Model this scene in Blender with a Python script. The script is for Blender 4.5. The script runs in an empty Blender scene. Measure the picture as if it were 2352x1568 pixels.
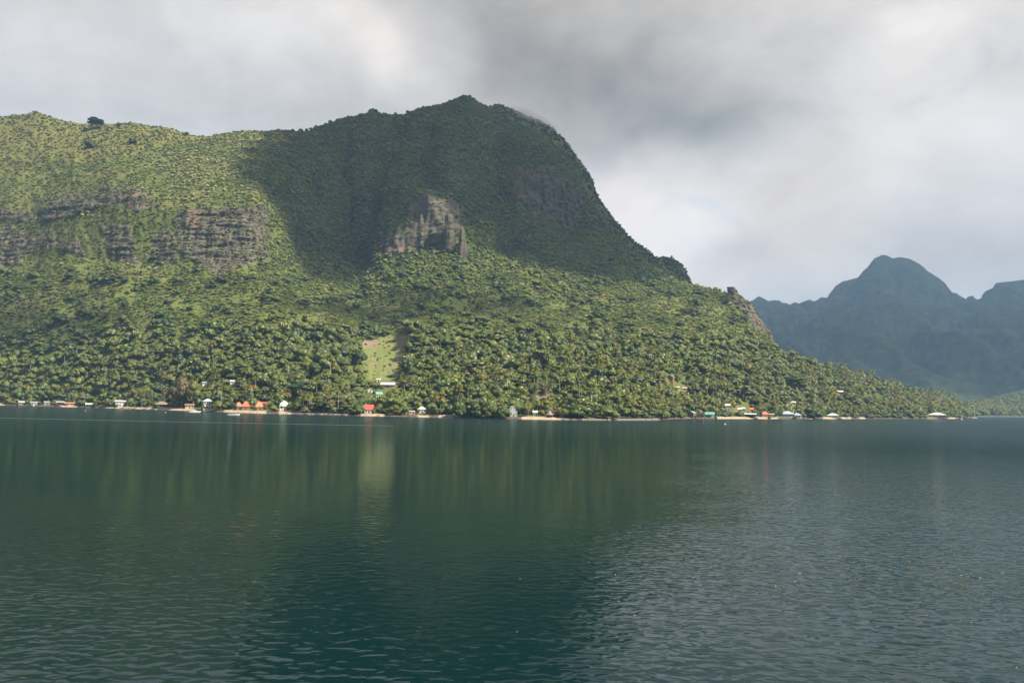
import bpy, math, random
import numpy as np
from mathutils import Vector, Matrix, Euler

R = math.radians
random.seed(11)
rng = np.random.default_rng(11)
scene = bpy.context.scene
COL = scene.collection

# ------------------------------------------------------------------ camera
CAM_H = 12.4
FOC, CX, CY = 1907.0, 1176.0, 784.0          # survey units: a 2352 x 1568 plate
PITCH, ROLL = R(4.264), R(1.0)
cam_d = bpy.data.cameras.new('camera')
cam_d.sensor_width = 36.0
cam_d.lens = 36.0 * FOC / 2352.0
cam_d.clip_start, cam_d.clip_end = 0.5, 40000
cam = bpy.data.objects.new('camera', cam_d)
COL.objects.link(cam)
CR = Matrix.Rotation(R(90) + PITCH, 3, 'X') @ Matrix.Rotation(ROLL, 3, 'Z')
cam.matrix_world = Matrix.Translation((0, 0, CAM_H)) @ CR.to_4x4()
scene.camera = cam
CRN = np.array(CR)

def rays(px, py):
    px = np.asarray(px, float); py = np.asarray(py, float)
    l = np.stack([(px - CX) / FOC, -(py - CY) / FOC, -np.ones_like(px)], -1)
    w = l @ CRN.T
    return w / np.linalg.norm(w[..., :2], axis=-1, keepdims=True)   # unit horizontal length

def world(px, py, d):
    r = rays(px, py)
    p = r * np.asarray(d, float)[..., None]
    p[..., 2] += CAM_H
    return p

def project(p):
    q = np.asarray(p, float) - np.array([0, 0, CAM_H])
    l = q @ CRN
    return CX + FOC * l[..., 0] / -l[..., 2], CY - FOC * l[..., 1] / -l[..., 2]

# ------------------------------------------------------------------ sun, exposure
SUN_EL = R(47)
SUN_H = np.array([0.86, -0.51]); SUN_H /= np.linalg.norm(SUN_H)
TO_SUN = np.array([SUN_H[0] * math.cos(SUN_EL), SUN_H[1] * math.cos(SUN_EL), math.sin(SUN_EL)])
sun_d = bpy.data.lights.new('sun', 'SUN')
sun_d.energy = 5.0
sun_d.angle = R(0.6)
sun_d.color = (1.0, 0.925, 0.78)
sun = bpy.data.objects.new('sun', sun_d)
sun.rotation_euler = Vector(TO_SUN).to_track_quat('Z', 'Y').to_euler()
sun.location = (300, -300, 2500)
COL.objects.link(sun)
scene.view_settings.view_transform = 'Standard'
scene.view_settings.look = 'None'
scene.view_settings.exposure = 1.4
scene.view_settings.gamma = 1.0
scene.view_settings.use_curve_mapping = False
cy = scene.cycles
cy.max_bounces = 5; cy.diffuse_bounces = 2; cy.glossy_bounces = 2
cy.transmission_bounces = 3; cy.transparent_max_bounces = 6; cy.volume_bounces = 0
cy.caustics_reflective = False; cy.caustics_refractive = False
cy.use_denoising = True
cy.denoiser = 'OPENIMAGEDENOISE'
cy.denoising_input_passes = 'RGB_ALBEDO_NORMAL'
cy.sample_clamp_indirect = 4.0

# ------------------------------------------------------------------ node helper
class NT:
    def __init__(self, tree):
        self.t = tree; self.n = tree.nodes; self.l = tree.links
    def node(self, typ, **kw):
        nd = self.n.new(typ)
        for k, v in kw.items():
            setattr(nd, k, v)
        return nd
    def put(self, sock, val):
        if isinstance(val, bpy.types.NodeSocket):
            self.l.new(val, sock)
        elif val is not None:
            sock.default_value = val
    def m(self, op, a, b=None, c=None, clamp=False):
        nd = self.node('ShaderNodeMath', operation=op, use_clamp=clamp)
        for i, v in enumerate((a, b, c)):
            if v is not None:
                self.put(nd.inputs[i], v)
        return nd.outputs[0]
    def vm(self, op, a, b=None, scale=None):
        nd = self.node('ShaderNodeVectorMath', operation=op)
        self.put(nd.inputs[0], a)
        if b is not None: self.put(nd.inputs[1], b)
        if scale is not None: self.put(nd.inputs['Scale'], scale)
        return nd.outputs[0]
    def mix(self, f, a, b, blend='MIX'):
        nd = self.node('ShaderNodeMix', data_type='RGBA', blend_type=blend)
        self.put(nd.inputs[0], f)
        self.put(nd.inputs[6], a if isinstance(a, bpy.types.NodeSocket) else (*a, 1) if len(a) == 3 else a)
        self.put(nd.inputs[7], b if isinstance(b, bpy.types.NodeSocket) else (*b, 1) if len(b) == 3 else b)
        return nd.outputs[2]
    def noise(self, vec, scale, detail=4, rough=0.55, dist=0.0, out=0):
        nd = self.node('ShaderNodeTexNoise')
        self.put(nd.inputs['Vector'], vec)
        nd.inputs['Scale'].default_value = scale
        nd.inputs['Detail'].default_value = detail
        nd.inputs['Roughness'].default_value = rough
        nd.inputs['Distortion'].default_value = dist
        return nd.outputs[out]
    def ramp(self, f, a, b, lo=0.0, hi=1.0):
        nd = self.node('ShaderNodeMapRange')
        nd.interpolation_type = 'SMOOTHSTEP'
        self.put(nd.inputs[0], f)
        for i, v in enumerate((a, b, lo, hi)):
            nd.inputs[i + 1].default_value = v
        return nd.outputs[0]
    def mapping(self, vec, scale=(1, 1, 1), rot=(0, 0, 0)):
        nd = self.node('ShaderNodeMapping')
        self.put(nd.inputs['Vector'], vec)
        nd.inputs['Scale'].default_value = scale
        nd.inputs['Rotation'].default_value = rot
        return nd.outputs[0]

# ------------------------------------------------------------------ world: broken overcast
w = bpy.data.worlds.new('World'); scene.world = w; w.use_nodes = True
T = NT(w.node_tree)
for nd in list(T.n): T.n.remove(nd)
tc = T.node('ShaderNodeTexCoord').outputs['Generated']
sep = T.node('ShaderNodeSeparateXYZ'); T.l.new(tc, sep.inputs[0])
az = T.m('ARCTAN2', sep.outputs[0], sep.outputs[1])
el = T.m('ARCSINE', sep.outputs[2])
comb = T.node('ShaderNodeCombineXYZ')
T.l.new(az, comb.inputs[0]); T.l.new(T.m('MULTIPLY', el, 1.6), comb.inputs[1])
ae = comb.outputs[0]
wn = T.noise(ae, 2.6, 5, 0.55, 0.4, out=1)
wx = T.node('ShaderNodeSeparateXYZ'); T.l.new(wn, wx.inputs[0])
az2 = T.m('ADD', az, T.m('MULTIPLY', T.m('SUBTRACT', wx.outputs[0], 0.5), 0.22))
el2 = T.m('ADD', el, T.m('MULTIPLY', T.m('SUBTRACT', wx.outputs[1], 0.5), 0.16))
def sky_blob(px, py, sx, sy, weight, tilt=0.0):
    r = rays(px, py); a0 = math.atan2(r[0], r[1]); e0 = math.atan(r[2])
    u = T.m('SUBTRACT', az2, a0); v = T.m('SUBTRACT', el2, e0)
    if tilt:
        c, s = math.cos(tilt), math.sin(tilt)
        u, v = (T.m('ADD', T.m('MULTIPLY', u, c), T.m('MULTIPLY', v, s)),
                T.m('SUBTRACT', T.m('MULTIPLY', v, c), T.m('MULTIPLY', u, s)))
    u = T.m('DIVIDE', u, sx / FOC); v = T.m('DIVIDE', v, sy / FOC)
    g = T.m('EXPONENT', T.m('MULTIPLY', T.m('ADD', T.m('MULTIPLY', u, u), T.m('MULTIPLY', v, v)), -1.0))
    return T.m('MULTIPLY', g, weight)
n1 = T.noise(ae, 3.2, 8, 0.58, 0.6)
n2 = T.noise(ae, 8.5, 9, 0.60, 0.35)
n3 = T.noise(ae, 22.0, 8, 0.6, 0.3)
val = T.m('ADD', 0.61, T.m('MULTIPLY', T.m('SUBTRACT', n1, 0.5), 0.36))
val = T.m('ADD', val, T.m('MULTIPLY', T.m('SUBTRACT', n2, 0.5), 0.34))
val = T.m('ADD', val, T.m('MULTIPLY', T.m('SUBTRACT', n3, 0.5), 0.09))
for b in [(1340, 180, 340, 150, -0.31, -0.15), (1640, 285, 190, 60, -0.18, 0.12), (1120, 10, 190, 80, -0.12, 0),
          (1480, 330, 160, 60, -0.08, 0), (850, 80, 170, 80, 0.20, 0), (480, 30, 220, 70, 0.10, 0),
          (1500, 540, 280, 140, 0.24, 0), (2080, 70, 170, 80, 0.16, 0.3), (2100, 380, 330, 190, 0.20, 0),
          (700, 270, 300, 70, -0.09, 0), (60, 290, 150, 60, -0.07, 0)]:
    val = T.m('ADD', val, sky_blob(*b))
val = T.m('MAXIMUM', T.m('MINIMUM', val, 0.86), 0.22)
warm = T.m('ADD', sky_blob(1480, 560, 330, 150, 0.9), T.m('ADD', sky_blob(850, 60, 200, 90, 0.5), sky_blob(1750, 420, 200, 60, 0.4)))
warm = T.m('ADD', warm, sky_blob(2330, 480, 260, 160, -0.9))
cool_t = T.mix(T.ramp(warm, -0.6, 0.1), (0.95, 0.985, 1.03), (0.99, 1.0, 1.0))
cool_t = T.mix(T.ramp(val, 0.3, 0.6), (1.0, 1.0, 0.955), cool_t)
tint = T.mix(T.ramp(warm, 0.1, 0.9), cool_t, (1.03, 0.99, 0.95))
vmul = T.vm('MULTIPLY', T.vm('SCALE', tint, scale=val), (1.09, 0.99, 0.905))
sky = T.node('ShaderNodeTexSky')
sky.sky_type = 'NISHITA'; sky.sun_disc = False
sky.sun_elevation = SUN_EL; sky.sun_rotation = math.atan2(TO_SUN[0], TO_SUN[1])
sky.air_density = 1.0; sky.dust_density = 1.0; sky.ozone_density = 1.0
bg_sky = T.node('ShaderNodeBackground'); T.l.new(sky.outputs[0], bg_sky.inputs[0]); bg_sky.inputs[1].default_value = 0.06
bg_cloud = T.node('ShaderNodeBackground'); T.l.new(vmul, bg_cloud.inputs[0]); bg_cloud.inputs[1].default_value = 0.43
cover = T.ramp(T.noise(ae, 4.5, 6, 0.6, 0.5), 0.30, 0.42, 0.72, 0.97)
ms = T.node('ShaderNodeMixShader')
T.l.new(cover, ms.inputs[0]); T.l.new(bg_sky.outputs[0], ms.inputs[1]); T.l.new(bg_cloud.outputs[0], ms.inputs[2])
wo = T.node('ShaderNodeOutputWorld'); T.l.new(ms.outputs[0], wo.inputs[0])

# ------------------------------------------------------------------ generic helpers
def tag(o, label=None, cat=None, group=None, kind=None):
    if label: o['label'] = label
    if cat: o['category'] = cat
    if group: o['group'] = group
    if kind: o['kind'] = kind
    return o

def new_mat(name):
    m = bpy.data.materials.new(name); m.use_nodes = True
    t = NT(m.node_tree)
    for nd in list(t.n): t.n.remove(nd)
    out = t.node('ShaderNodeOutputMaterial')
    return m, t, out

def simple_mat(name, col, rough=0.7, var=0.15, scale=1.5, spec=0.3, metal=0.0):
    m, t, out = new_mat(name)
    co = t.node('ShaderNodeTexCoord').outputs['Object']
    n = t.noise(co, scale, 5, 0.6)
    c = t.mix(n, tuple(max(0, x * (1 - var)) for x in col), tuple(min(1, x * (1 + var)) for x in col))
    p = t.node('ShaderNodeBsdfPrincipled')
    t.put(p.inputs['Base Color'], c)
    p.inputs['Roughness'].default_value = rough
    p.inputs['Specular IOR Level'].default_value = spec
    p.inputs['Metallic'].default_value = metal
    t.l.new(p.outputs[0], out.inputs[0])
    return m

def mesh_np(name, verts, quads=None, tris=None, mat=None, smooth=False):
    me = bpy.data.meshes.new(name)
    verts = np.ascontiguousarray(verts, np.float32)
    me.vertices.add(len(verts)); me.vertices.foreach_set('co', verts.ravel())
    parts = []; starts = []; tot = []; pos = 0
    if quads is not None and len(quads):
        q = np.asarray(quads, np.int32); parts.append(q.ravel())
        starts.append(np.arange(len(q)) * 4 + pos); tot.append(np.full(len(q), 4)); pos += q.size
    if tris is not None and len(tris):
        q = np.asarray(tris, np.int32); parts.append(q.ravel())
        starts.append(np.arange(len(q)) * 3 + pos); tot.append(np.full(len(q), 3)); pos += q.size
    if parts:
        me.loops.add(pos); me.loops.foreach_set('vertex_index', np.concatenate(parts).astype(np.int32))
        st = np.concatenate(starts).astype(np.int32)
        me.polygons.add(len(st)); me.polygons.foreach_set('loop_start', st)
        me.polygons.foreach_set('loop_total', np.concatenate(tot).astype(np.int32))
        if smooth:
            me.polygons.foreach_set('use_smooth', np.ones(len(st), bool))
    me.update(calc_edges=True)
    if mat: me.materials.append(mat)
    return me

def link(name, data, parent=None, loc=None):
    o = bpy.data.objects.new(name, data); COL.objects.link(o)
    if parent is not None: o.parent = parent
    if loc is not None: o.location = loc
    return o

class MB:
    """collects boxes, prisms and tubes, builds ONE mesh object"""
    def __init__(self): self.v = []; self.f = []
    def add(self, vs, fs):
        b = len(self.v); self.v += [tuple(x) for x in vs]; self.f += [tuple(i + b for i in f) for f in fs]
    def box(self, x0, x1, y0, y1, z0, z1):
        self.add([(x0, y0, z0), (x1, y0, z0), (x1, y1, z0), (x0, y1, z0), (x0, y0, z1), (x1, y0, z1), (x1, y1, z1), (x0, y1, z1)],
                 [(0, 3, 2, 1), (4, 5, 6, 7), (0, 1, 5, 4), (1, 2, 6, 5), (2, 3, 7, 6), (3, 0, 4, 7)])
    def tube(self, pts, rads, n=6):
        rings = []; pts = [Vector(p) for p in pts]
        for i, p in enumerate(pts):
            d = (pts[min(i + 1, len(pts) - 1)] - pts[max(i - 1, 0)]).normalized()
            a = d.orthogonal().normalized(); b = d.cross(a)
            rings.append([p + (a * math.cos(2 * math.pi * k / n) + b * math.sin(2 * math.pi * k / n)) * rads[i] for k in range(n)])
        vs = [v for r in rings for v in r]; fs = []
        for i in range(len(pts) - 1):
            for k in range(n):
                fs.append((i * n + k, i * n + (k + 1) % n, (i + 1) * n + (k + 1) % n, (i + 1) * n + k))
        fs.append(tuple(range(n - 1, -1, -1))); fs.append(tuple((len(pts) - 1) * n + k for k in range(n)))
        self.add(vs, fs)
    def data(self, name, mat, smooth=False):
        me = bpy.data.meshes.new(name); me.from_pydata(self.v, [], self.f)
        if smooth:
            for p in me.polygons: p.use_smooth = True
        if mat: me.materials.append(mat)
        me.update(); return me
    def build(self, name, mat, parent=None, loc=None, smooth=False):
        return link(name, self.data(name, mat, smooth), parent, loc)

# numpy gradient noise ------------------------------------------------
_perm = rng.permutation(512).astype(np.int64)
_grad = rng.normal(size=(512, 3)); _grad /= np.linalg.norm(_grad, axis=1, keepdims=True)
def pnoise(p):
    p = np.asarray(p, float); i = np.floor(p).astype(np.int64); f = p - i
    u = f * f * f * (f * (f * 6 - 15) + 10)
    out = 0
    for dx in (0, 1):
        for dy in (0, 1):
            for dz in (0, 1):
                h = _perm[(_perm[(_perm[(i[..., 0] + dx) & 511] + i[..., 1] + dy) & 511] + i[..., 2] + dz) & 511]
                g = _grad[h]
                dot = g[..., 0] * (f[..., 0] - dx) + g[..., 1] * (f[..., 1] - dy) + g[..., 2] * (f[..., 2] - dz)
                wgt = (u[..., 0] if dx else 1 - u[..., 0]) * (u[..., 1] if dy else 1 - u[..., 1]) * (u[..., 2] if dz else 1 - u[..., 2])
                out = out + dot * wgt
    return out * 1.6
def fbm(p, octs=5, gain=0.5, lac=2.03, ridged=False):
    s = 0; a = 1.0; tot = 0; q = np.array(p, float)
    for _ in range(octs):
        n = pnoise(q)
        if ridged: n = 1 - 2 * np.abs(n)
        s = s + n * a; tot += a; a *= gain; q = q * lac + 17.3
    return s / tot

def in_poly(px, py, poly):
    inside = np.zeros(px.shape, bool); n = len(poly)
    for i in range(n):
        x0, y0 = poly[i]; x1, y1 = poly[(i + 1) % n]
        c = ((y0 > py) != (y1 > py))
        with np.errstate(divide='ignore', invalid='ignore'):
            xi = (x1 - x0) * (py - y0) / (y1 - y0 + 1e-12) + x0
        inside ^= c & (px < xi)
    return inside

def smooth_interp(x, xs, ys):
    """monotone cubic (Fritsch-Carlson)"""
    xs = np.asarray(xs, float); ys = np.asarray(ys, float)
    h = np.diff(xs); dl = np.diff(ys) / h
    m = np.zeros_like(ys); m[1:-1] = np.where(dl[:-1] * dl[1:] > 0, 2 * dl[:-1] * dl[1:] / (dl[:-1] + dl[1:] + 1e-12 * np.sign(dl[:-1] + dl[1:] + 1e-30)), 0)
    m[0], m[-1] = dl[0], dl[-1]
    x = np.clip(x, xs[0], xs[-1]); k = np.clip(np.searchsorted(xs, x) - 1, 0, len(h) - 1)
    t = (x - xs[k]) / h[k]
    return ((2 * t**3 - 3 * t**2 + 1) * ys[k] + (t**3 - 2 * t**2 + t) * h[k] * m[k]
            + (-2 * t**3 + 3 * t**2) * ys[k + 1] + (t**3 - t**2) * h[k] * m[k + 1])

#@@TERRAIN
# ------------------------------------------------------------------ survey tables of the bay
SHORE = np.array([(-140, 926), (0, 930.6), (204, 935.7), (406, 942.2), (595, 949.3), (798, 954.2), (980, 958.2), (1190, 962.5),
                  (1350, 965.2), (1440, 965.4), (1510, 965.2), (1545, 962.6), (1582, 961.6), (1742, 961.8), (1960, 961.8), (2105, 961.7), (2196, 961.3),
                  (2236, 958.9), (2250, 957.2), (2352, 957.4), (2520, 960.2)])
RIDGE = np.array([(-140, 262), (0, 268), (40, 264), (62, 261), (80, 256), (105, 264), (140, 276), (190, 285), (260, 285), (305, 281), (345, 290), (385, 293),
                  (420, 305), (450, 313), (480, 313), (520, 305), (560, 300), (600, 302), (640, 298), (665, 300), (690, 302), (715, 300),
                  (730, 293), (760, 281), (800, 269), (835, 264), (853, 251), (875, 260), (900, 264), (930, 263), (955, 252), (990, 244),
                  (1020, 238), (1050, 226), (1070, 221), (1080, 223), (1100, 237), (1120, 246), (1161, 266), (1186, 288), (1224, 299),
                  (1261, 326), (1299, 356), (1324, 396), (1334, 436), (1351, 461), (1374, 489), (1381, 511), (1391, 529), (1411, 544),
                  (1436, 564), (1474, 591), (1484, 605), (1524, 634), (1557, 649), (1587, 658), (1612, 660), (1627, 664), (1642, 664),
                  (1659, 671), (1697, 677), (1712, 688), (1727, 701), (1737, 719), (1749, 740), (1769, 758), (1777, 778), (1779, 790),
                  (1787, 800), (1807, 811), (1827, 820), (1842, 832), (1862, 833), (1887, 842), (1914, 852), (1952, 863), (1977, 872),
                  (2040, 884), (2100, 906), (2160, 918), (2200, 932), (2240, 938), (2352, 944), (2520, 946)])
#        px     L2          L2b         L3           L4           L5          d ridge
PROF = [(-140, (780, 1090), (690, 1180), (612, 1260), (500, 1300), (390, 1430), 1580),
        (0,    (780, 1085), (690, 1170), (622, 1240), (488, 1280), (390, 1410), 1560),
        (100,  (770, 1060), (680, 1140), (600, 1210), (478, 1255), (380, 1395), 1550),
        (200,  (765, 1035), (680, 1110), (597, 1180), (462, 1225), (370, 1375), 1540),
        (300,  (760, 1010), (680, 1085), (608, 1150), (445, 1195), (370, 1350), 1530),
        (400,  (755, 990),  (680, 1070), (602, 1135), (476, 1180), (380, 1340), 1540),
        (500,  (750, 975),  (675, 1060), (610, 1125), (478, 1170), (385, 1330), 1550),
        (580,  (748, 970),  (675, 1060), (602, 1130), (470, 1172), (395, 1320), 1570),
        (620,  (748, 965),  (680, 1080), (612, 1170), (480, 1240), (400, 1400), 1590),
        (680,  (752, 965),  (695, 1130), (640, 1250), (530, 1380), (410, 1560), 1640),
        (740,  (758, 970),  (710, 1180), (660, 1320), (560, 1490), (420, 1680), 1720),
        (800,  (768, 985),  (720, 1200), (670, 1380), (590, 1575), (420, 1790), 1800),
        (835,  (778, 1000), (725, 1210), (662, 1400), (580, 1560), (415, 1715), 1830),
        (880,  (776, 1005), (720, 1210), (640, 1410), (565, 1500), (415, 1800), 1870),
        (915,  (772, 1005), (715, 1200), (618, 1410), (545, 1450), (415, 1760), 1895),
        (950,  (752, 965),  (720, 1180), (606, 1405), (516, 1445), (400, 1740), 1920),
        (1000, (745, 955),  (722, 1170), (594, 1410), (490, 1452), (375, 1790), 1960),
        (1036, (747, 958),  (724, 1170), (590, 1420), (482, 1468), (370, 1650), 2000),
        (1060, (750, 960),  (726, 1170), (590, 1430), (530, 1520), (362, 1660), 2005),
        (1130, (760, 960),  (726, 1190), (590, 1480), (460, 1650), (352, 1840), 2005),
        (1200, (765, 965),  (720, 1210), (560, 1560), (425, 1680), (350, 1820), 1980),
        (1280, (770, 980),  (720, 1200), (522, 1640), (396, 1690), (365, 1790), 1930),
        (1330, (772, 990),  (715, 1200), (530, 1650), (470, 1695), (445, 1735), 1800),
        (1380, (775, 1000), (715, 1200), (560, 1640), (530, 1680), (518, 1700), 1740),
        (1450, (780, 1010), (725, 1180), (640, 1500), (610, 1580), (592, 1640), 1700),
        (1520, (780, 1020), (735, 1150), (690, 1350), (662, 1450), (645, 1530), 1600),
        (1600, (785, 1040), (750, 1130), (715, 1260), (692, 1370), (672, 1440), 1520),
        (1700, (815, 1080), (785, 1140), (752, 1200), (722, 1290), (697, 1340), 1400),
        (1740, (835, 1100), (812, 1140), (785, 1180), (758, 1230), (738, 1270), 1340),
        (1780, (860, 1110), (848, 1135), (835, 1160), (822, 1200), (808, 1240), 1300),
        (1850, (885, 1140), (873, 1165), (862, 1190), (853, 1220), (843, 1250), 1290),
        (1950, (905, 1220), (898, 1240), (890, 1260), (882, 1290), (872, 1320), 1350),
        (2100, (932, 1370), (928, 1390), (922, 1410), (916, 1440), (911, 1470), 1500),
        (2200, (951, 1650), (949, 1665), (946, 1680), (942, 1700), (938, 1720), 1750),
        (2250, (952.5, 1990), (951, 2020), (949, 2050), (947, 2080), (944, 2110), 2150),
        (2352, (954, 2350), (953, 2400), (952, 2450), (950, 2500), (948, 2560), 2650),
        (2520, (957, 2350), (956, 2400), (955, 2450), (953, 2500), (951, 2560), 2650)]
POLY = {
 'rock': [[(-120, 540), (0, 535), (30, 518), (60, 540), (110, 528), (140, 560), (190, 562), (200, 592), (150, 583), (100, 566), (62, 592), (50, 612), (0, 626), (-120, 640)],
          [(-120, 482), (0, 484), (60, 490), (110, 480), (120, 455), (170, 450), (230, 440), (270, 432), (330, 440), (348, 468), (335, 492), (290, 478), (240, 466), (200, 492), (150, 508), (60, 504), (0, 504), (-120, 504)],
          [(408, 486), (450, 484), (520, 482), (600, 478), (610, 500), (606, 585), (560, 602), (500, 606), (440, 598), (408, 582)],
          [(240, 522), (310, 520), (318, 612), (270, 604), (240, 566)],
          [(350, 540), (400, 530), (408, 602), (372, 594), (352, 575)],
          [(455, 592), (600, 584), (592, 606), (500, 632), (455, 616)],
          [(886, 616), (902, 566), (948, 532), (960, 500), (1000, 492), (1025, 480), (1034, 510), (1040, 560), (1042, 578), (990, 584), (930, 604)],
          [(1086, 432), (1130, 416), (1152, 470), (1150, 486), (1108, 474)],
          [(1186, 402), (1270, 392), (1328, 425), (1342, 470), (1312, 524), (1280, 512), (1230, 494), (1176, 470)],
          [(1345, 488), (1378, 490), (1380, 516), (1350, 508)],
          [(1145, 588), (1165, 585), (1168, 602), (1148, 604)],
          [(1645, 662), (1690, 674), (1712, 688), (1735, 718), (1768, 755), (1782, 792), (1755, 772), (1722, 742), (1692, 716), (1668, 684)]],
 'lawn': [[(832, 803), (850, 782), (880, 776), (938, 768), (942, 776), (930, 812), (918, 858), (912, 874), (880, 876), (838, 870)],
          [(2055, 1000), (2056, 1000), (2056, 1001)]],
 'earth': [[(828, 796), (836, 786), (868, 783), (874, 796), (836, 799)], [(886, 788), (900, 780), (936, 769), (938, 776), (915, 786)],
           [(926, 786), (930, 787), (913, 826), (898, 850), (890, 858), (888, 856), (906, 828)],
           [(1212, 914), (1220, 907), (1244, 906), (1262, 912), (1270, 919), (1246, 921)], [(640, 858), (660, 853), (690, 860), (660, 866)],
           [(850, 842), (868, 836), (866, 841), (852, 846)], [(1725, 905), (1738, 902), (1742, 912), (1730, 915)]],
 'rust': [[(432, 492), (462, 490), (468, 528), (440, 534)], [(1018, 548), (1030, 545), (1030, 560), (1020, 560)], [(22, 590), (34, 590), (34, 618), (24, 618)], [(925, 585), (945, 580), (945, 595), (930, 600)]],
 'ygrass': [[(1640, 945), (1660, 915), (1700, 895), (1720, 915), (1700, 945)], [(1485, 688), (1520, 700), (1596, 738), (1560, 734), (1510, 718)],
            [(-140, 250), (-140, 425), (0, 415), (60, 420), (110, 370), (180, 380), (300, 370), (345, 340), (420, 330), (560, 330), (660, 340), (680, 290), (300, 250)]],
}
BEACH = [(-100, 11), (140, 178), (262, 445), (514, 612), (640, 668), (828, 882), (960, 985), (1008, 1042), (1198, 1290), (1636, 1786), (1890, 1955), (1974, 1988), (2178, 2195)]

def SEC(px): return np.sqrt(1 + ((np.asarray(px, float) - CX) / FOC) ** 2)   # depth -> range

def shore_d(px):
    py = np.interp(px, SHORE[:, 0], SHORE[:, 1])
    r = rays(px, py)
    return CAM_H / -r[..., 2], py

def grid_faces(U, V):
    a = (np.arange(V - 1)[:, None] * U + np.arange(U - 1)[None, :]).ravel()
    return np.stack([a, a + 1, a + 1 + U, a + U], 1)

def gauss1(a, s):
    k = np.arange(-3 * s, 3 * s + 1); g = np.exp(-(k / s) ** 2 / 2); g /= g.sum()
    pad = np.pad(a, [(len(k) // 2,) * 2] + [(0, 0)] * (a.ndim - 1), mode='edge')
    return np.stack([np.convolve(pad[:, j], g, 'valid') for j in range(a.shape[1])], 1)

def grid_normals(G):
    du = np.gradient(G, axis=1); dv = np.gradient(G, axis=0)
    n = np.cross(du, dv); n /= np.linalg.norm(n, axis=-1, keepdims=True) + 1e-9
    return n

# ------------------------------------------------------------------ the main hillside
U = 940
PXU = np.linspace(-120, 2460, U)
pp = [p[0] for p in PROF]
d0, spy = shore_d(PXU)
dirs = rays(PXU, spy)[:, :2]
def at_z(d, z): return np.concatenate([dirs * d[:, None], np.broadcast_to(np.asarray(z, float), d.shape)[:, None]], 1)
wob = 3.0 * pnoise(np.stack([PXU / 14.0, PXU * 0, PXU * 0], 1)) + 1.5 * pnoise(np.stack([PXU / 5.0, PXU * 0 + 3, PXU * 0], 1))
d0 = d0 + wob
flat = np.interp(PXU, [0, 1400, 1800, 2100, 2200, 2500], [55, 50, 45, 35, 22, 40])
layers = [at_z(d0 - 30, -4.0), at_z(d0, 0.0), at_z(d0 + 7, 1.4), at_z(d0 + flat, np.interp(PXU, [0, 2100, 2250], [5.5, 4.5, 3.0]))]
for k in range(5):
    y = smooth_interp(PXU, pp, [p[1 + k][0] for p in PROF]); d = smooth_interp(PXU, pp, [p[1 + k][1] for p in PROF]) * SEC(PXU)
    layers.append(gauss1(world(PXU, y, d), 3))
ry = np.interp(PXU, RIDGE[:, 0], RIDGE[:, 1]); rd = smooth_interp(PXU, pp, [p[6] for p in PROF]) * SEC(PXU)
L6 = world(PXU, ry, rd); layers.append(L6)
u6 = rays(PXU, ry)[:, :2]
L7 = L6.copy(); L7[:, :2] += u6 * 120; L7[:, 2] *= 0.80; layers.append(L7)
L8 = L6.copy(); L8[:, :2] += u6 * 700; L8[:, 2] *= 0.25; layers.append(L8)
cnt = [2, 3, 10, 62, 22, 50, 64, 46, 46, 6, 3]
G = []; ROW = []
for k, c in enumerate(cnt):
    for j in range(c):
        t = j / c; G.append(layers[k] * (1 - t) + layers[k + 1] * t); ROW.append(k + t)
G.append(layers[-1]); ROW.append(len(cnt))
G = np.array(G); ROW = np.array(ROW); V = len(G)
# round off the creases between the profile layers (not at the ridge, not at the shore)
S = G.copy()
for _ in range(14):
    S[1:-1] = 0.25 * S[:-2] + 0.5 * S[1:-1] + 0.25 * S[2:]
kS = np.clip((ROW - 3.0) / 0.4, 0, 1) * np.clip((8.9 - ROW) / 0.3, 0, 1)
G = G * (1 - kS[:, None, None]) + S * kS[:, None, None]
GPX, GPY = project(G)
def mask_of(key, jit=6.0, blur=0):
    jx = GPX + jit * pnoise(G / 22.0) + jit * 0.6 * pnoise(G / 7.0)
    jy = GPY + jit * pnoise(G / 22.0 + 50) + jit * 0.6 * pnoise(G / 7.0 + 9)
    m = np.zeros(GPX.shape, bool)
    for q in POLY[key]: m |= in_poly(jx, jy, q)
    return m
M_rock = mask_of('rock', 9.0).astype(float); M_lawn = mask_of('lawn', 5.0).astype(float)
M_rust = mask_of('rust', 6.0).astype(float); M_earth = mask_of('earth', 2.5).astype(float); M_yg = mask_of('ygrass', 14.0).astype(float)
def blur2(m, n=2):
    for _ in range(n):
        m[1:-1] = .25 * m[:-2] + .5 * m[1:-1] + .25 * m[2:]
        m[:, 1:-1] = .25 * m[:, :-2] + .5 * m[:, 1:-1] + .25 * m[:, 2:]
    return m
mead = fbm(np.stack([GPX / 85.0, GPY / 38.0, 0 * GPX + 5], -1), 4, .55)
M_mead = np.clip((mead - .08) * 5, 0, 1) * np.clip((845 - GPY) / 40, 0, 1) * np.clip((GPY - 590) / 30 + (GPX < 650) * 3, 0, 1) * np.where(GPX < 640, 1, np.clip((GPY - 600) / 20, 0, 1))
M_rockS = blur2(M_rock.copy(), 2); M_yg = blur2(M_yg, 6)
N0 = grid_normals(G)
if N0[V // 2, U // 2, 1] > 0: N0 = -N0
N0s = N0
up = np.clip((ROW - 3.1) / 0.6, 0, 1)[:, None]
inner = up * np.clip((8.95 - ROW) / 0.8, 0, 1)[:, None]
lawnk = 1 - blur2(M_lawn.copy(), 5)
arc = PXU[None, :] * 0.62 + 0 * G[..., 2]
gul = fbm(np.stack([arc / 95.0, G[..., 2] / 330.0, G[..., 1] / 420.0], -1), 4, 0.5, ridged=True)
med = fbm(G / 60.0, 4, 0.55)
fin = fbm(G / 11.0, 3, 0.6)
lowk = np.clip((G[..., 2] - 20) / 120.0, 0, 1)
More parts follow.
